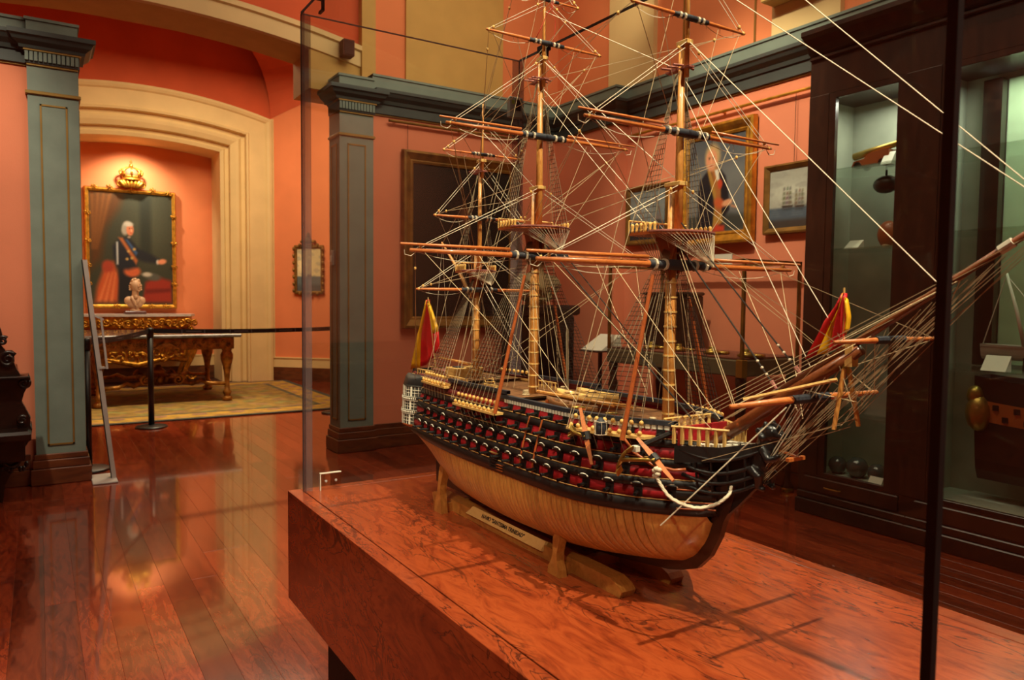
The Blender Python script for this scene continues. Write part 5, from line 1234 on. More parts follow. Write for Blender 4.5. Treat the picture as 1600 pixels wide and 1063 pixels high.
# bowsprit and jib-boom
def bsp(y): return Vector((XC, y, 1.15+.668*(1.10-y)))
bs = part('bowsprit', MB().tube([bsp(1.17), bsp(1.0), bsp(.90), bsp(.775)], [.0145, .0145, .013, .0105], 12), M['bowspritwood'], ship, True)
for y in (1.07, 1.035, 1.0, .965, .93, .895, .86, .83): part('band', MB().tube([bsp(y+.0025), bsp(y-.0025)], [.0153-.004*(1.07-y)/.24*1.0]*2, 10), M['spar'], bs)
o_ = Vector((0, .006, .014)); part('jib_boom', MB().tube([bsp(.93)+o_, bsp(.7)+o_, bsp(.45)+o_], [.0075, .0068, .0042], 10), M['bowspritwood'], bs, True)
part('bowsprit_cap', MB().box(XC-.010, XC+.010, .786, .800, 1.335, 1.378), M['palewood'], bs)
part('jib_boom_cap', MB().tube([bsp(.548)+o_, bsp(.53)+o_], .008, 8), M['whitepaint'], bs)
for i, (x0, x1, y0, y1, z0, z1) in enumerate(((-.017, .018, .803, .812, 1.330, 1.218), (.012, -.012, .800, .782, 1.330, 1.226))):
    st = part('dolphin_striker', MB().tube([(XC+x0*.3, y0, z0), (XC+x0, y1, z1)], [.0048, .0040], 8), M['mast'], bs)
part('striker_lashing', MB().tube([(XC, .803, 1.352), (XC, .803, 1.322)], .0075, 8), M['brass'], bs)
part('boomkin', MB().box(XC-.02, XC+.03, .903, .911, 1.140, 1.147), M['yard'], ship)
part('boomkin', MB().tube([(XC, .975, 1.160), (XC+.01, .905, 1.146)], .003, 8), M['yard'], ship)
# ------------------------------------------------------------------ masts
def yard_part(mast, y, z, half, r, booms=False, serve=.30, name='yard'):
    yd = part(name, MB().tube([(XC-half, y, z), (XC-half*.55, y, z), (XC, y, z), (XC+half*.55, y, z), (XC+half, y, z)], [r*.55, r*.85, r, r*.85, r*.55], 9), M['yard'], mast, True)
    part('serving', MB().tube([(XC-half*serve, y, z), (XC+half*serve, y, z)], r*1.22, 9), M['serving'], yd) if False else None
    sv = MB(); sv.tube([(XC-half*serve, y, z), (XC-half*.1, y, z), (XC-half*.08, y, z), (XC+half*.08, y, z), (XC+half*.1, y, z), (XC+half*serve, y, z)], [r*1.15, r*1.15, r*1.45, r*1.45, r*1.15, r*1.15], 9)
    return yd, sv
YARDS = []
def mast(nm, y, zs, rs, names, top, cross, label):
    """zs: (deck, hounds, cap1, topmast head, cap2, pole tip)"""
    z0, zh, zc1, zt, zc2, ztip = zs; r0, r1, r2 = rs
    m = part(nm, MB().tube([(XC, y, z0), (XC, y, (z0+zh)/2), (XC, y, zc1)], [r0, r0*.96, r0*.72], 12), M['mast'], ship, True)
    for k in range(int((zh-z0)/.034)):
        zz_ = z0+.03+.034*k; part('band', MB().tube([(XC, y, zz_), (XC, y, zz_+.004)], r0*1.07, 12), M['palewood'], m)
    part('topmast', MB().tube([(XC, y-.019, zh-.01), (XC, y-.019, (zh+zt)/2), (XC, y-.019, zc2)], [r1, r1*.95, r1*.7], 10), M['mast'], m, True)
    part('topgallant_mast', MB().tube([(XC, y-.034, zt-.01), (XC, y-.034, ztip)], [r2, r2*.45], 8), M['mast'], m, True)
    for (yy, zz_, s) in ((y-.009, zc1, 1.), (y-.026, zc2, .7)): part('mast_cap', MB().bbox(XC-.013*s, XC+.013*s, yy-.024*s, yy+.024*s, zz_-.005, zz_+.005, .001), M['palewood'], m)
    # top platform: rounded forward
    w_, yf, yb2, zt_ = top; pl = [(XC-w_, yb2), (XC+w_, yb2)]+[(XC+w_*math.cos(PI*i/12), yf+.45*(yb2-yf)-.55*(yb2-yf)*math.sin(PI*i/12)*1.0) for i in range(13)]
    tp = part('top_platform', MB().prism(pl, 'z', zt_-.006, zt_), M['spar'], m)
    rimb = MB(); rimb.tube([(x_, y_, zt_+.001) for x_, y_ in pl[2:]], .0026, 5); part('top_rim', rimb, M['mauve'], m)
    for s in (-1, 1):
        b = MB()
        for i in range(6): yy = yb2-.01-(yb2-yf)*.58*i/5; b.lathe((XC+s*(w_-.004), yy, zt_), [(.0032, 0), (.0042, .004), (.003, .009), (.0042, .014), (.0042, .018), (.002, .021)], 7)
        part('deadeyes', b, M['bead'], m, True)
    b = MB(); b.tube([(XC-w_, yb2-.002, zt_+.028), (XC+w_, yb2-.002, zt_+.028)], .0024, 5)
    for i in range(5): x_ = XC-w_+2*w_*i/4; b.tube([(x_, yb2-.002, zt_), (x_, yb2-.002, zt_+.028)], .0016, 5)
    part('top_rail', b, M['palewood'], m)
    for s in (-1, 1): part('trestle_tree', MB().box(XC+s*.012-.004, XC+s*.012+.004, yf+.03, yb2-.01, zt_-.016, zt_-.006), M['spar'], m)
    for s in (-1, 1): part('cheek_bracket', MB().prism([(y-.03, zt_-.016), (y+.03, zt_-.016), (y+.008, zt_-.09), (y-.008, zt_-.09)], 'x', XC+s*r0-.002, XC+s*r0+.004), M['spar'], m)
    # crosstrees
    cw, zc = cross; ct = part('crosstree', MB().box(XC-.008, XC+.008, y-.05, y+.025, zc-.004, zc), M['mauve'], m)
    for dy in (-.03, -.012, .008): part('spreader', MB().tube([(XC-cw, y+dy+.006, zc+.002), (XC, y+dy, zc+.003), (XC+cw, y+dy+.006, zc+.002)], .0028, 6), M['mauve'], m)
    return m
mm = mast('main_mast', 1.815, (1.16, 1.645, 1.777, 2.075, 2.145, 2.42), (.0155, .0105, .0062), None, (.098, 1.735, 1.865, 1.659), (.034, 2.087), 'main')
fm = mast('fore_mast', 1.252, (1.155, 1.59, 1.718, 1.965, 2.032, 2.40), (.0145, .0100, .0060), None, (.092, 1.175, 1.300, 1.605), (.032, 1.978), 'fore')
zm = mast('mizzen_mast', 2.160, (1.18, 1.530, 1.621, 1.858, 1.905, 2.09), (.0115, .0075, .0048), None, (.062, 2.11, 2.195, 1.544), (.024, 1.872), 'mizzen')
def put_yard(mst, y, z, half, r, booms, key, serve=.24):
    yd, sv = yard_part(mst, y, z, half, r, booms, serve)
    ORG[yd.name] = ORG[mst.name]
    YARDS.append((key, y, z, half, r, booms, sv))
    # servings and studding-sail booms ride on the mast as further parts of it
    part('yard_serving', sv, M['serving'], mst, True)
    b = MB()
    for s in (-1, 1):
        for q in (.12, .2): b.tube([(XC+s*(half*q-.003), y, z), (XC+s*(half*q+.003), y, z)], r*1.6, 8)
    part('sling', b, M['cord'], mst)
    if booms:
        for s in (-1, 1): part('studding_boom', MB().tube([(XC+s*half*.26, y-.006, z+r*1.7), (XC+s*half*1.07, y-.006, z+r*1.7)], [r*.55, r*.38], 7), M['yard'], mst, True)
YB = -.030
put_yard(mm, 1.790, 1.578, .415, .0088, True, 'ml'); put_yard(mm, 1.775, 1.920, .318, .0068, True, 'mt'); put_yard(mm, 1.768, 2.184, .200, .005, False, 'mg', .3); put_yard(mm, 1.770, 2.306, .115, .0036, False, 'mr', .36)
put_yard(fm, 1.226, 1.533, .398, .0086, True, 'fl'); put_yard(fm, 1.214, 1.829, .292, .0066, True, 'ft'); put_yard(fm, 1.208, 2.082, .178, .0048, False, 'fg', .3); put_yard(fm, 1.208, 2.29, .11, .0036, False, 'fr', .36)
put_yard(zm, 2.142, 1.481, .230, .0060, False, 'zl', .3); put_yard(zm, 2.132, 1.717, .175, .0050, False, 'zt', .3); put_yard(zm, 2.124, 1.925, .148, .0040, False, 'zg', .3)
part('spritsail_yard', MB().tube([(XC-.222, .876, 1.266), (XC, .876, 1.268), (XC+.222, .876, 1.266)], [.0045, .0078, .0045], 9), M['yard'], bs, True)
part('yard_serving', MB().tube([(XC-.055, .876, 1.267), (XC+.055, .876, 1.267)], .0092, 9), M['serving'], bs)
part('spritsail_yard', MB().tube([(XC-.155, .724, 1.386), (XC, .724, 1.387), (XC+.155, .724, 1.386)], [.0032, .0058, .0032], 9), M['yard'], bs, True)
part('yard_serving', MB().tube([(XC-.04, .724, 1.387), (XC+.045, .724, 1.387)], .0070, 9), M['serving'], bs)
part('spritsail_spar', MB().tube([(XC-.10, .95, 1.262), (XC-.03, .80, 1.312)], .0035, 7), M['palewood'], bs)
gf = part('gaff', MB().tube([(XC, 2.195, 1.455), (XC, 2.30, 1.56), (XC, 2.415, 1.655)], [.006, .0055, .0035], 8), M['mast'], zm, True)
part('spanker_boom', MB().tube([(XC, 2.19, 1.228), (XC, 2.43, 1.234)], [.0055, .0042], 8), M['mast'], zm, True)
for (a, c) in (((1.03, 1.69, 1.142), (1.12, 1.687, 1.517)), ((1.032, 1.176, 1.155), (1.12, 1.186, 1.506)), ((1.45, 1.924, 1.165), (1.35, 1.88, 1.49)), ((1.43, 1.30, 1.165), (1.34, 1.291, 1.46))):
    part('leaning_boom', MB().tube([a, c], [.0055, .0042], 8), M['spar'], ship)
# ------------------------------------------------------------------ channels, deadeyes, shrouds, ratlines
def channel(ya, yb_, z, x, nsh, mst_y, zh, key, m='palewood', spread=None):
    for s in (-1, 1):
        n_ = 8; Ys = [ya+(yb_-ya)*i/n_ for i in range(n_+1)]
        def xo_(yy): return hb(yy, z)+x
        chb = MB(); chb.grid([[(XC+s*(hb(yy, z)-.004), yy, z-.003) for yy in Ys], [(XC+s*xo_(yy), yy, z-.003) for yy in Ys], [(XC+s*xo_(yy), yy, z+.003) for yy in Ys], [(XC+s*(hb(yy, z)-.004), yy, z+.003) for yy in Ys], [(XC+s*(hb(yy, z)-.004), yy, z-.003) for yy in Ys]])
        for i in (0, n_): yy = Ys[i]; chb.add([(XC+s*(hb(yy, z)-.004), yy, z-.003), (XC+s*xo_(yy), yy, z-.003), (XC+s*xo_(yy), yy, z+.003), (XC+s*(hb(yy, z)-.004), yy, z+.003)], [(0, 1, 2, 3)])
        chp = part('channel', chb, M[m], ship)
        b = MB(); sh = MB(); rl = MB(); feet = []
        for k in range(nsh):
            yy = ya+.012+(yb_-ya-.024)*k/(nsh-1); px = XC+s*(xo_(yy)-.005)
            head = Vector((XC+s*.012, mst_y+.004*(k-nsh/2)*.5, zh)); foot = Vector((px, yy, z+.034))
            b.ball((px, yy, z+.009), .0052, .0058, .0058, 7, 5); d = (head-Vector((px, yy, z+.009))).normalized(); b.ball(Vector((px, yy, z+.009))+d*.023, .0052, .0058, .0058, 7, 5)
            for j in (-.003, 0, .003): sh.rope((px, yy+j, z+.012), Vector((px, yy+j, z+.012))+d*.02, .0006)
            sh.rope((px, yy, z-.002), surf(yy-.0, z-.04, s, .003), .0009)
            foot = Vector((px, yy, z+.009))+d*.026; sh.rope(foot, head, .00085); feet.append((foot, head))
        n = int((zh-z-.05)/.0108)
        for i in range(1, n):
            f_ = i/n*.93; pts = [f.lerp(h, f_) for f, h in feet]; rl.tube([pts[0], pts[-1]], .0008, 3, False)
        part('deadeyes', b, M['bead'], chp, True); part('shrouds', sh, M['shroud'] if s < 0 else M['tarred'], ship, kind='stuff'); part('ratlines', rl, M['ratline'], ship, kind='stuff')
channel(1.70, 1.945, 1.138, .034, 10, 1.815, 1.635, 'm'); channel(1.190, 1.385, 1.150, .034, 9, 1.252, 1.58, 'f'); channel(2.05, 2.25, 1.172, .022, 8, 2.16, 1.52, 'z')
def topmast_shrouds(y, w_, zt_, zc, yb2, n, cw):
    for s in (-1, 1):
        sh = MB(); rl = MB(); fs = []
        for k in range(n):
            yy = yb2-.012-.014*k; a = Vector((XC+s*(w_-.004), yy, zt_+.02)); h = Vector((XC+s*.010, y-.019+.002*k, zc)); sh.rope(a, h, .0008); fs.append((a, h))
            sh.rope((XC+s*(w_-.003), yy, zt_-.004), (XC+s*.016, y+.003*k-.005, zt_-.105), .0008)
        m_ = int((zc-zt_)/.013)
        for i in range(1, m_): f_ = i/m_*.95; rl.tube([fs[0][0].lerp(fs[0][1], f_), fs[-1][0].lerp(fs[-1][1], f_)], .0007, 3, False)
        part('topmast_shrouds', sh, M['shroud'], ship, kind='stuff'); part('ratlines', rl, M['ratline'], ship, kind='stuff')
topmast_shrouds(1.815, .098, 1.659, 2.075, 1.865, 6, .034); topmast_shrouds(1.252, .092, 1.605, 1.965, 1.300, 6, .032); topmast_shrouds(2.16, .062, 1.544, 1.86, 2.195, 4, .024)
def crowfoot(w_, yf, yb2, zt_, tgt):
    b = MB(); n = 26
    for i in range(1, n):
        a = PI*i/n; x_ = XC+w_*math.cos(a); y_ = yf+.45*(yb2-yf)-.55*(yb2-yf)*math.sin(a); b.rope((x_, y_, zt_-.002), tgt, .0006)
    part('crowfoot', b, M['cord'], ship, kind='stuff')
crowfoot(.098, 1.735, 1.865, 1.659, (XC+.012, 1.70, 1.585)); crowfoot(.092, 1.175, 1.30, 1.605, (XC+.012, 1.135, 1.525)); crowfoot(.062, 2.11, 2.195, 1.544, (XC+.01, 2.08, 1.495))
# ------------------------------------------------------------------ stays, lifts, braces, foot ropes
def ropes(nm, lst, m='rope', r=.0009, sag=0., kind='stuff'):
    b = MB()
    for (p, q) in lst: b.rope(p, q, r, sag)
    return part(nm, b, M[m], ship, kind=kind)
YD = {k: (y, z, h, r, bm) for (k, y, z, h, r, bm, _) in YARDS}
def C(y, z, dx=0.): return (XC+dx, y, z)
part('fore_stay', MB().rope(C(1.24, 1.59), bsp(.94)+Vector((-.01, 0, .016)), .0018, 0, 6), M['tarred'], ship)
part('fore_stay', MB().rope(C(1.235, 1.64), bsp(.895)+Vector((.008, 0, .016)), .0016, 0, 6), M['tarred'], ship)
for (p, q) in ((C(1.24, 1.59), bsp(.94)+Vector((-.01, 0, .016))), (C(1.235, 1.64), bsp(.895)+Vector((.008, 0, .016)))):
    P, Q = Vector(p), Vector(q); b = MB()
    for f_ in (.82, .86, .90): b.ball(P.lerp(Q, f_), .0034, .0034, .0034, 6, 5)
    part('stay_mouse', b, M['cord'], ship, True); part('stay_heart', MB().tube([P.lerp(Q, .94), P.lerp(Q, .985)], [.005, .003], 7), M['mauve'], ship)
part('main_stay', MB().rope(C(1.80, 1.64), C(1.16, 1.19, -.02), .0020, 0, 6), M['tarred'], ship)
part('main_stay', MB().rope(C(1.80, 1.68), C(1.20, 1.20, .02), .0015, 0, 6), M['tarred'], ship)
ropes('topmast_stays', [(C(1.23, 1.96), bsp(.80)+Vector((0, 0, .012))), (C(1.23, 1.93), bsp(.87)+Vector((0, 0, .012))), (C(1.795, 2.07), C(1.26, 1.60)), (C(1.795, 2.04), C(1.26, 1.56)), (C(2.14, 1.86), C(1.83, 1.63)), (C(2.155, 1.53), C(1.83, 1.22)), (C(2.155, 1.55), C(1.835, 1.26))], 'cord', .0009)
ropes('topgallant_stays', [(C(1.215, 2.035), bsp(.632)+o_), (C(1.215, 2.19), bsp(.47)+o_), (C(1.218, 2.33), bsp(.47)+o_+Vector((.006, 0, 0))), (C(1.785, 2.28), C(1.23, 1.97)), (C(1.785, 2.14), C(1.23, 1.72)), (C(2.13, 2.0), C(1.82, 1.78))], 'cord', .0011)
lst = []; fr_ = MB(); blk = MB(); brs = []
AFT = {'ml': (C(2.33, 1.20, .14), 1), 'mt': (C(2.15, 1.60, .01), 1), 'mg': (C(2.13, 1.88, .008), 1), 'mr': (C(2.13, 2.05, .006), 1), 'fl': (C(1.80, 1.60, .014), 1), 'ft': (C(1.80, 1.70, .014), 1), 'fg': (C(1.79, 2.09, .01), 1), 'fr': (C(1.785, 2.33, .006), 1), 'zl': (C(1.83, 1.60, .014), 1), 'zt': (C(1.82, 1.80, .01), 1), 'zg': (C(1.80, 2.09, .01), 1)}
LIFT = {'ml': 1.775, 'mt': 2.14, 'mg': 2.30, 'mr': 2.4, 'fl': 1.715, 'ft': 2.03, 'fg': 2.22, 'fr': 2.39, 'zl': 1.62, 'zt': 1.90, 'zg': 2.03}
for k, (y, z, h, r, bm) in YD.items():
    for s in (-1, 1):
        e = Vector((XC+s*h*.965, y, z)); top_ = Vector((XC+s*.008, y-.002, LIFT[k]))
        lst += [(e+Vector((0, 0, .003)), top_), (e+Vector((-s*.012, .003, .004)), top_+Vector((0, .004, -.012)))]
        d = (top_-e).normalized(); blk.ball(e+d*.018, .004, .004, .0055, 6, 5); blk.ball(top_-d*.03, .0035, .0035, .005, 6, 5); blk.ball(e, .0048, .0048, .0048, 6, 5)
        p0 = Vector((XC+s*.05, y+.004, z-.004)); p1 = Vector((XC+s*h*.95, y+.004, z-.004))
        fr_.rope(p0, p1, .0008, .022 if h > .25 else .014)
        if bm:
            pe = Vector((XC+s*h*1.0, y, z)); fr_.tube([pe+Vector((-s*.02, 0, -.002)), pe+Vector((-s*.004, .002, -.016)), pe+Vector((s*.014, .002, -.012)), pe+Vector((s*.016, 0, .0))], .0011, 4)
        a, _ = AFT[k]; tgt = Vector((XC+s*a[0]-s*XC, a[1], a[2]))
        mid = e.lerp(tgt, .12); brs += [(e, tgt), (mid, tgt+Vector((0, .01, -.05)))]; blk.ball(mid, .0036, .0036, .005, 6, 5)
        for q in (.3, .55, .8): fr_.rope((XC+s*h*q, y+.004, z-.002), (XC+s*h*q, y+.004, z-(.022 if h > .25 else .014)*4*q*(1-q)), .0006)
ropes('lifts', lst, 'cord', .0009); ropes('braces', brs, 'rope', .0009)
part('foot_ropes', fr_, M['cord'], ship, kind='stuff'); part('blocks', blk, M['bead'], ship, True, kind='stuff')
# halyards and running gear to the decks, backstays
run = []
for (my, z1, ys) in ((1.815, 1.62, (1.70, 1.74, 1.78, 1.86, 1.9)), (1.252, 1.57, (1.18, 1.21, 1.30, 1.33)), (2.16, 1.51, (2.09, 2.12, 2.2))):
    for y_ in ys:
        for s in (-1, 1): run.append((C(my, z1-.02, s*.014), C(y_, 1.185, s*.04)))
for (my, z1, ch) in ((1.815, 2.08, 1.95), (1.815, 2.32, 1.96), (1.252, 1.97, 1.375), (1.252, 2.2, 1.38), (2.16, 1.86, 2.255)):
    for s in (-1, 1): run.append((C(my-.02, z1, s*.008), C(ch, 1.15, s*(.20 if my < 2 else .15))))
ropes('running_gear', run, 'rope', .0008)
sheets = []
for (k, tgt, z2) in (('ml', 1.45, 1.18), ('fl', .99, 1.2), ('mt', 1.79, 1.60), ('ft', 1.23, 1.55), ('mg', 1.77, 1.94), ('fg', 1.21, 1.85), ('zt', 2.14, 1.50), ('zg', 2.13, 1.73)):
    y, z, h, r, bm = YD[k]
    for s in (-1, 1): sheets.append((C(y, z-.004, s*h*.9), C(tgt, z2, s*(.14 if k in ('ml', 'fl') else .05)))); sheets.append((C(y, z-.004, s*h*.5), C(tgt, z2+.02, s*(.12 if k in ('ml', 'fl') else .03))))
ropes('sheets', sheets, 'rope', .0008)
bow = []
for i in range(10):
    s = -1 if i % 2 else 1; a = .50+.045*i; bow.append((bsp(a)+Vector((s*.008, 0, .004)), C(.802-.008*(i//2), 1.225+.012*(i//2), s*.012)))
for i in range(3):
    s = -1 if i % 2 else 1; bow.append((C(.80-.004*i, 1.222+.008*i, s*.016), C(1.075, 1.11+.006*i, s*.075)))
for s in (-1, 1):
    for i in range(4): bow.append((bsp(.50+.05*i)+Vector((0, 0, .010)), C(1.15, 1.185-.004*i, s*(.10-.018*i))))
    bow += [(C(.876, 1.266, s*.215), bsp(.75)+Vector((0, 0, .012))), (C(.724, 1.386, s*.15), bsp(.61)+Vector((0, 0, .012))), (C(.724, 1.386, s*.15), bsp(.9)+Vector((0, 0, .01))), (C(.876, 1.266, s*.215), C(1.20, 1.56, s*.03)), (C(.876, 1.266, s*.21), C(1.22, 1.60, s*.02)), (C(.724, 1.386, s*.15), C(1.22, 1.6, s*.03))]
for i in range(14):
    s = -1 if i % 3 else 1; bow.append((bsp(.47+.018*i)+Vector((s*.006, 0, .002)), C(.972+.003*(i % 4), 1.085+.010*(i % 5), s*.006)))
ropes('bowsprit_rigging', bow, 'rope', .0007)
bob = []
for i in range(4): bob.append((bsp(.90-.02*i)+Vector((-.006, 0, -.012)), C(.985+.008*(i == 3), 1.128-.018*i, -.010)))
for i in range(4): bob.append((bsp(.88-.02*i)+Vector((.006, 0, -.012)), C(.985, 1.128-.018*i, .010)))
ropes('bobstays', bob, 'cord', .0013)
part('anchor_tackle', MB().rope((XC-.03, .905, 1.248), (1.06, 1.085, .992), .0014, 0, 5), M['cord'], ship)
ropes('gaff_gear', [(C(2.41, 1.652), C(2.15, 1.86)), (C(2.33, 1.585), C(2.15, 1.80)), (C(2.41, 1.652), C(2.42, 1.24, .03)), (C(2.41, 1.652), C(2.42, 1.24, -.03)), (C(2.43, 1.236), C(2.17, 1.62))], 'cord', .0009)
# ------------------------------------------------------------------ flags and ribbon
def flag(nm, rows, label, staff0, staff1):
    """cloth as a folded grid; rows of world points, colour by column group"""
    st = part('flag_staff', MB().tube([staff0, staff1], [.0028, .0018], 8), M['palewood'], ship)
    b = MB(); nr, nc = len(rows), len(rows[0])
    for (m, c0, c1) in label:
        b.mat = m; b.grid([[rows[i][j] for j in range(c0, c1+1)] for i in range(nr)])
    o = part(nm, b, [M['flagred'], M['flagyellow']], st, True); so_ = o.modifiers.new('thick', 'SOLIDIFY'); so_.thickness = .0008
    return o
def lerp3(a, c, f): return tuple(a[i]+(c[i]-a[i])*f for i in range(3))
def drape(edges, n=12, wav=.006):
    """edges: polylines top->bottom that bound the stripes, one per column"""
    rows = []
    for i in range(n+1):
        f = i/n; row = []
        for k, e in enumerate(edges):
            q = f*(len(e)-1); a = min(int(q), len(e)-2); p = lerp3(e[a], e[a+1], q-a)
            row.append((p[0]+wav*math.sin(k*2.3+f*2.0), p[1], p[2]))
        rows.append(row)
    return rows
def E3(*pts): return [(XC, y, z) for y, z in pts]
# ensign at the stern, hanging in folds about its staff
def fine(edges):
    out = []
    for k in range(len(edges)-1):
        for j in range(3): out.append([lerp3(p, q, j/3) for p, q in zip(edges[k], edges[k+1])])
    out.append(edges[-1]); return out
e = fine([E3((2.530, 1.445), (2.625, 1.32), (2.70, 1.165)), E3((2.529, 1.445), (2.592, 1.312), (2.602, 1.180)), E3((2.527, 1.446), (2.53, 1.32), (2.525, 1.205)), E3((2.526, 1.447), (2.495, 1.33), (2.462, 1.245))])
flag('ensign', drape(e, 12, .008), [(1, 0, 3), (0, 3, 9)], (XC, 2.452, 1.165), (XC, 2.527, 1.455))
e = fine([E3((2.526, 1.445), (2.497, 1.34), (2.468, 1.25)), E3((2.522, 1.44), (2.470, 1.335), (2.448, 1.245)), E3((2.518, 1.43), (2.452, 1.345), (2.428, 1.258))])
b = MB(); rw = drape(e, 12, .007)
b.mat = 1; b.grid([r_[0:7] for r_ in rw[:8]]); b.mat = 0; b.grid([r_[0:7] for r_ in rw[7:]])
o = part('ensign_fold', b, [M['flagred'], M['flagyellow']], ship, True); o.modifiers.new('thick', 'SOLIDIFY').thickness = .0008
# jack on the bowsprit
e = fine([E3((.812, 1.468), (.856, 1.415), (.892, 1.340)), E3((.811, 1.468), (.834, 1.415), (.868, 1.349)), E3((.811, 1.468), (.826, 1.415), (.842, 1.357)), E3((.810, 1.468), (.816, 1.41), (.815, 1.368)), E3((.809, 1.466), (.806, 1.42), (.807, 1.374))])
flag('jack', drape(e, 12, .008), [(0, 0, 3), (1, 3, 6), (0, 6, 12)], (XC, .809, 1.340), (XC, .812, 1.478))
e = fine([E3((.810, 1.462), (.809, 1.42), (.808, 1.395)), E3((.806, 1.458), (.800, 1.425), (.801, 1.40))]); b = MB(); b.mat = 1; b.grid(drape(e, 8, .006))
o = part('jack_fold', b, [M['flagred'], M['flagyellow']], ship, True); o.modifiers.new('thick', 'SOLIDIFY').thickness = .0008
b = MB()
pts = [(1.25, 1.75, 2.32), (1.247, 1.75, 2.28), (1.225, 1.748, 2.255), (1.205, 1.745, 2.215), (1.185, 1.742, 2.18)]
pt2 = [(1.243, 1.75, 2.32), (1.244, 1.75, 2.28), (1.256, 1.747, 2.24), (1.252, 1.745, 2.20), (1.245, 1.742, 2.17)]
for pp in (pts, pt2): b.grid([[(x_-.002, y_-.002, z_) for x_, y_, z_ in pp], [(x_+.002, y_+.003, z_) for x_, y_, z_ in pp]])
o = part('red_pennant', b, M['ribbon'], ship, True); o.modifiers.new('thick', 'SOLIDIFY').thickness = .0006
# ------------------------------------------------------------------ anchors
def anchor(a, m_, c, sh, fl, label):
    """wooden stock a-c, ring at m_, shank to sh, arms fl0-fl1"""
    st = part('anchor', MB().tube([m_, sh], [.0038, .0046], 8), M['brass'], ship, True)
    A, Cc, Mm = Vector(a), Vector(c), Vector(m_)
    part('anchor_stock', MB().tube([A, A.lerp(Cc, .5), Cc], [.0042, .0085, .0042], 4), M['yard'], st)
    F0, F1, S = Vector(fl[0]), Vector(fl[1]), Vector(sh)
    out = (Mm-S).normalized()
    part('anchor_arms', MB().tube([F0, F0.lerp(S, .55)-out*.006, S, F1.lerp(S, .55)-out*.006, F1], [.002, .004, .0055, .004, .002], 7), M['brass'], st, True)
    for F in (F0, F1):
        d = (F-S).normalized(); b = MB(); n_ = d.cross(out).normalized(); q = F-d*.010+out*.002
        b.add([q-d*.014, q-d*.002+n_*.010, q+d*.012, q-d*.002-n_*.010, q-d*.014+out*.003, q-d*.002+n_*.010+out*.003, q+d*.012+out*.003, q-d*.002-n_*.010+out*.003], [(0, 1, 2, 3), (7, 6, 5, 4), (0, 4, 5, 1), (1, 5, 6, 2), (2, 6, 7, 3), (3, 7, 4, 0)])
        part('fluke', b, M['brass'], st)
    part('stock_band', MB().tube([A.lerp(Cc, .43), A.lerp(Cc, .57)], .0105, 8), M['blackpaint'], st)
    return st
xa = 1.026
anchor((xa, 1.312, 1.207), (xa-.008, 1.282, 1.147), (xa-.004, 1.263, 1.088), (xa-.006, 1.33, 1.150), ((xa-.004, 1.345, 1.165), (xa-.004, 1.35, 1.135)), '')
xb = 1.040
anchor((xb, 1.137, 1.165), (xb-.006, 1.078, 1.132), (xb+.002, 1.034, 1.098), (xb-.004, 1.182, 1.112), ((xb-.002, 1.152, 1.146), (xb-.002, 1.196, 1.075)), '')
part('cathead', MB().tube([(XC-.06, 1.165, 1.165), (XC-.19, 1.155, 1.140)], .0055, 6), M['blackpaint'], ship)
part('cathead_end', MB().bbox(XC-.196, XC-.184, 1.146, 1.160, 1.133, 1.146, .001), M['whitepaint'], ship)
cab = [(xb-.006, 1.07, 1.118), (xb-.012, 1.068, 1.108), (xb-.008, 1.062, 1.09), (xb-.002, 1.035, 1.064), (xb+.016, .992, 1.053), (xb+.04, .962, 1.062), (xb+.058, .945, 1.082), (xb+.075, .953, 1.094)]
# smooth rope with a laid twist
cab2 = []
for i in range(len(cab)-1):
    P0, P1, P2, P3 = [Vector(cab[max(0, min(len(cab)-1, i+d_))]) for d_ in (-1, 0, 1, 2)]
    for j in range(8):
        q = j/8; cab2.append(tuple(.5*((2*P1)+(P2-P0)*q+(2*P0-5*P1+4*P2-P3)*q*q+(3*P1-P0-3*P2+P3)*q**3)))
cab2.append(cab[-1]); b = MB()
for ph in (0, 2.1, 4.2):
    pp = []
    for i, p in enumerate(cab2): a = i*.9+ph; pp.append((p[0]+.0014*math.cos(a), p[1]+.0014*math.sin(a), p[2]+.0014*math.sin(a+1)))
    b.tube(pp, .0022, 6)
part('anchor_cable', b, M['cord'], ship, True)
b = MB()
for k in range(6): b.ball((xb-.010+.003*math.cos(k*2.4), 1.07+.006*math.cos(k*1.9), 1.108+.008*math.sin(k*1.7)), .0058, .0055, .005, 8, 6)
part('cable_knot', b, M['cord'], ship, True)
# ------------------------------------------------------------------ deck gear
def rowboat(cx, y0, y1, z, w_, m):
    b = MB(); n_ = 14
    def hw(q): return w_*(1-abs(2*q-1)**2.6)**.8+.0006
    for s in (-1, 1): b.grid([[(cx+s*hw(i/n_)*f, y0+(y1-y0)*i/n_, z+.022*(g_)+.006*(2*i/n_-1)**2) for i in range(n_+1)] for (f, g_) in ((.08, 0), (.6, .18), (.9, .55), (1, 1), (.86, 1), (.7, .5), (.1, .25))])
    bt = part('ships_boat', b, M[m], ship, True)
    for q in (.25, .45, .65, .82): part('thwart', MB().box(cx-hw(q)*.9, cx+hw(q)*.9, y0+(y1-y0)*q-.004, y0+(y1-y0)*q+.004, z+.017, z+.0195), M['deckwood'], bt)
rowboat(1.215, 1.46, 1.66, 1.176, .024, 'palewood'); rowboat(1.285, 1.48, 1.66, 1.176, .022, 'palewood'); rowboat(1.165, 1.42, 1.64, 1.160, .020, 'deckwood')
for y_ in (1.50, 1.62): part('boat_chock', MB().box(1.15, 1.31, y_-.004, y_+.004, 1.158, 1.180), M['spar'], ship)
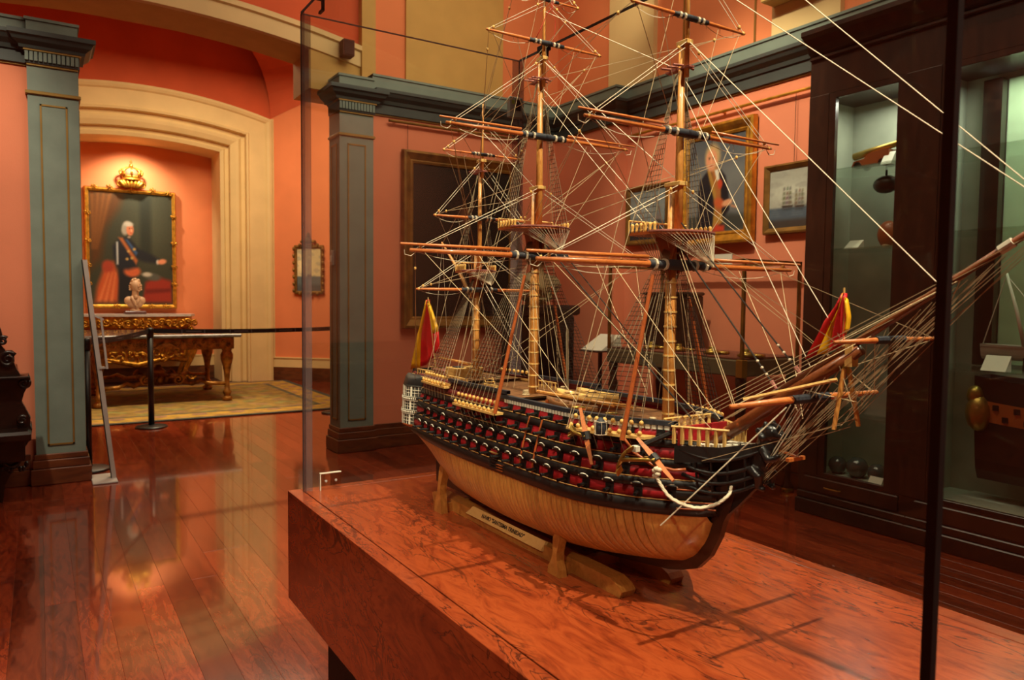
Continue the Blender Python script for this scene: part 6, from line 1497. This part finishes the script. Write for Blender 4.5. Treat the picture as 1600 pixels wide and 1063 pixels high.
part('spare_spar', MB().tube([(1.20, 1.40, 1.19), (1.19, 1.72, 1.19)], .005, 7), M['mast'], ship); part('spare_spar', MB().tube([(1.27, 1.40, 1.178), (1.27, 1.74, 1.178)], .005, 7), M['mast'], ship)
ch = part('chart_house', MB().bbox(1.185, 1.295, 2.205, 2.275, 1.182, 1.215, .002), M['palewood'], ship); part('dark_hatch', MB().box(1.195, 1.225, 2.215, 2.245, 1.213, 1.2185), M['serving'], ch)
part('poop_cabin', MB().bbox(1.19, 1.29, 2.30, 2.39, 1.182, 1.20, .003), M['mauve'], ship)
b = MB()
for k in range(7): b.tube([(1.185, 2.30+.014*k, 1.18), (1.185, 2.30+.014*k, 1.206)], .0012, 5)
b.tube([(1.185, 2.295, 1.206), (1.185, 2.40, 1.206)], .0018, 5); part('poop_rail', b, M['goldline'], ship)
def railing(x, ya, yb_, z, n_):
    b = MB()
    for k in range(n_): yy = ya+(yb_-ya)*k/(n_-1); b.lathe((x, yy, z), [(.0022, 0), (.0034, .006), (.002, .012), (.003, .02)], 6)
    b.tube([(x, ya-.004, z+.021), (x, yb_+.004, z+.021)], .0024, 5); part('pin_rail', b, M['palewood'], ship)
railing(1.14, 1.84, 1.93, 1.172, 6); railing(1.34, 1.84, 1.93, 1.172, 6); railing(1.15, 2.06, 2.18, 1.172, 7); railing(1.12, 2.24, 2.36, 1.182, 7)
b = MB()
for k in range(8): yy = 1.205; b.lathe((1.17+.02*k, 1.19, 1.158), [(.003, 0), (.005, .01), (.003, .02), (.005, .028)], 6)
b.tube([(1.165, 1.19, 1.188), (1.315, 1.19, 1.188)], .003, 5); part('belfry_rail', b, M['palewood'], ship)
for (x, y_) in ((1.13, 1.80), (1.14, 1.85), (1.19, 1.78), (1.34, 1.80), (1.16, 1.22), (1.32, 1.23), (1.16, 2.13), (1.31, 2.13)):
    b = MB()
    for j in range(4): b.lathe((x, y_, 1.172+.004*j), [(.010-.001*j, 0), (.012-.001*j, .002), (.010-.001*j, .004)], 10)
    part('rope_coil', b, M['rope'], ship, True)
lad = MB(); lad.box(1.17, 1.174, 1.985, 2.04, 1.158, 1.165)
for s in (0, .03):
    lad.add([(1.17+s, 1.985, 1.200), (1.17+s, 1.99, 1.205), (1.17+s, 1.955, 1.160), (1.17+s, 1.95, 1.160), (1.173+s, 1.985, 1.200), (1.173+s, 1.99, 1.205), (1.173+s, 1.955, 1.160), (1.173+s, 1.95, 1.160)], [(0, 1, 2, 3), (7, 6, 5, 4), (0, 4, 5, 1), (1, 5, 6, 2), (2, 6, 7, 3), (3, 7, 4, 0)])
for k in range(5): lad.box(1.17, 1.203, 1.957+.007*k-.003, 1.957+.007*k+.003, 1.165+.0085*k, 1.167+.0085*k)
part('ladder', lad, M['palewood'], ship)
# carronades on the quarter deck
for (x, y_) in ((1.12, 1.98), (1.12, 2.03), (1.125, 1.45), (1.13, 1.33)):
    g = part('deck_gun', MB().tube([(x+.02, y_, 1.182), (x-.015, y_, 1.184)], [.0045, .0032], 8), M['brass'], ship, True); part('gun_carriage', MB().box(x-.002, x+.022, y_-.006, y_+.006, 1.172, 1.180), M['spar'], g)
# fore-deck bitts, bow timberheads
for k in range(7):
    yy = 1.15-.016*k; xx = .082-.0085*k
    for s in (-1, 1): part('timberhead', MB().bbox(XC+s*xx-.003, XC+s*xx+.003, yy-.003, yy+.003, 1.14, 1.178, .001), M['palewood'], ship)
for s in (-1, 1): part('head_cap', MB().tube([(XC+s*.085, 1.155, 1.178), (XC+s*.028, 1.045, 1.180)], .003, 5), M['palewood'], ship)
# lantern-like fender hanging at the fore channel, and block tower amidships
ln = part('hanging_buoy', MB().lathe((1.022, 1.235, 1.150), [(.004, 0), (.010, .01), (.013, .024), (.010, .038), (.004, .046)], 12), M['serving'], ship, True)
b = MB()
for k in range(6): a = k*PI/3; b.tube([(1.022+.0135*math.cos(a), 1.235+.0135*math.sin(a), 1.160), (1.022+.0142*math.cos(a), 1.235+.0142*math.sin(a), 1.174), (1.022+.0135*math.cos(a), 1.235+.0135*math.sin(a), 1.188)], .0008, 4)
for z_ in (1.160, 1.188): b.tube([(1.022+.0135*math.cos(k*PI/6), 1.235+.0135*math.sin(k*PI/6), z_) for k in range(13)], .0008, 4)
part('buoy_sling', b, M['cord'], ln)
part('winding_tackle', MB().tube([(XC, 1.65, 1.37), (XC, 1.65, 1.355), (XC+.004, 1.65, 1.20)], [.003, .0045, .0035], 7), M['shroud'], ship)
part('winding_tackle', MB().rope((XC, 1.65, 1.37), C(1.79, 1.60), .0014, 0, 5), M['cord'], ship)
bpy.context.view_layer.update()
